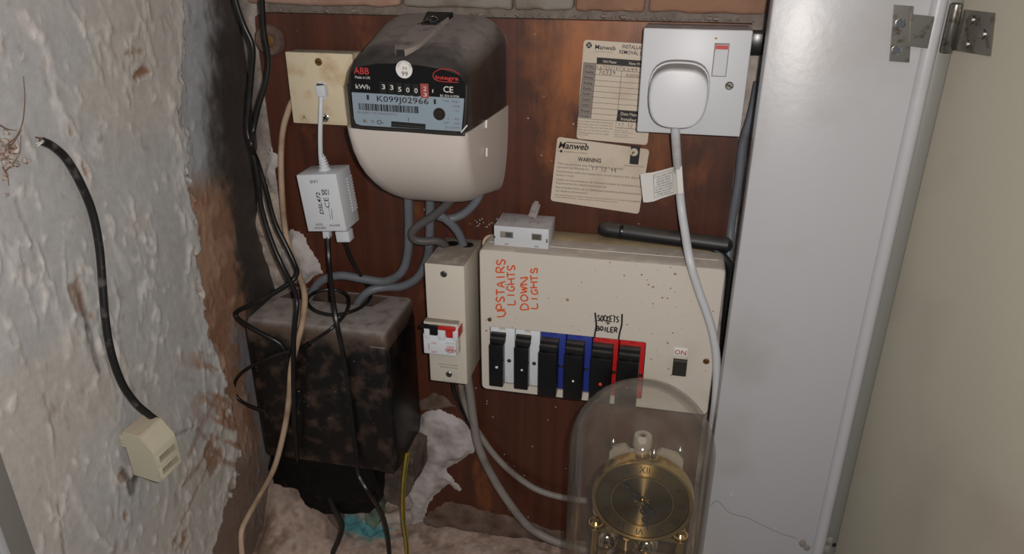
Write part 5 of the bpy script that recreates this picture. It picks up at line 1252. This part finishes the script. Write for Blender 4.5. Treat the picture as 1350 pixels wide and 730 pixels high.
# back plate, finial, nuts
obj('top_plate', prism(B(), [(dx-.031, dz+.020), (dx+.031, dz+.020), (dx+.031, dz+.037), (dx+.027, dz+.043), (dx+.012, dz+.046), (dx+.006, dz+.041), (dx-.014, dz+.041), (dx-.018, dz+.046), (dx-.027, dz+.043), (dx-.031, dz+.037)], dy+.012, dy+.016), M_CREAMCLEAR, ck)
obj('finial', lathe(B(), [(.0062, dz+.038), (.0062, dz+.047), (.0080, dz+.049), (.0080, dz+.056), (.0072, dz+.0585), (.0030, dz+.059), (.0026, dz+.0570), (.0002, dz+.0570)], (dx-.004, dy+.012, 0), 'Z', 28), M_CREAMCLEAR, ck)
obj('suspension_slot', lathe(B(), [(.0018, dz+.0568), (.0018, dz+.0596), (.0002, dz+.0596)], (dx-.004, dy+.012, 0), 'Z', 14), M_BRASSD, ck)
for sx in (-.0285, .0275, .0062):
    pr2 = []
    for k in range(6): pr2 += [(.0019, dz+.032+k*.0026), (.0024, dz+.0333+k*.0026)]
    obj('threaded_stud', lathe(B(), [(.0002, dz+.030)]+pr2+[(.0002, dz+.0490)], (dx+sx, dy+(.016 if abs(sx) > .01 else .008), 0), 'Z', 14), M_STEEL, ck)
for sx in (-1, 1):
    px_ = dx-.0015+sx*.0375
    pl = obj('pillar', lathe(B(), [(.006, .022), (.006, .026), (.0032, .030), (.0032, dz-.050), (.0056, dz-.047), (.0056, dz-.043), (.0036, dz-.041), (.0036, dz-.037), (.0002, dz-.036)], (px_, dy+.014, 0), 'Z', 20), M_BRASS, ck)
    obj('collar', lathe(B(), [(.0066, dz-.0475), (.0072, dz-.0455), (.0066, dz-.0435)], (px_, dy+.014, 0), 'Z', 20), M_BRASSB, pl)
    obj('white_cap', lathe(B(), [(.0046, dz-.036), (.0052, dz-.031), (.0036, dz-.027), (.0002, dz-.026)], (px_-sx*.001, dy+.018, 0), 'Z', 16), M_CREAMCLEAR, pl)
obj('cross_bar', box(B(), dx-.038, dx+.036, dy+.011, dy+.017, dz-.052, dz-.047, .001), M_BRASS, ck)
obj('suspension_rod', lathe(B(), [(.0014, dz-.055), (.0014, .160)], (dx-.011, dy+.030, 0), 'Z', 10), M_BRASS, ck)
pd = obj('pendulum', lathe(B(), [(.004, .126), (.012, .130), (.015, .133), (.012, .135), (.003, .140)], (dx-.011, dy+.026, 0), 'Z', 28), M_BRASS, ck)
for k in range(4):
    a = k*PI/2+PI/4; c = Vector((dx-.011+.0265*math.cos(a), dy+.026+.0265*math.sin(a), .148))
    bm = B(); bmesh.ops.create_uvsphere(bm, u_segments=24, v_segments=14, radius=.0112)
    for v in bm.verts: v.co = v.co + c
    bl_ = obj('pendulum_ball', bm, M_CRYS, pd)
    obj('ball_stem', lathe(B(), [(.0022, .166), (.0028, .162), (.0028, .156)], (c.x, c.y, 0), 'Z', 12), M_BRASS, pd)
obj('pendulum_crown', lathe(B(), [(.007, .140), (.009, .148), (.005, .154), (.008, .161), (.003, .168)], (dx-.011, dy+.026, 0), 'Z', 20), M_BRASSB, pd)
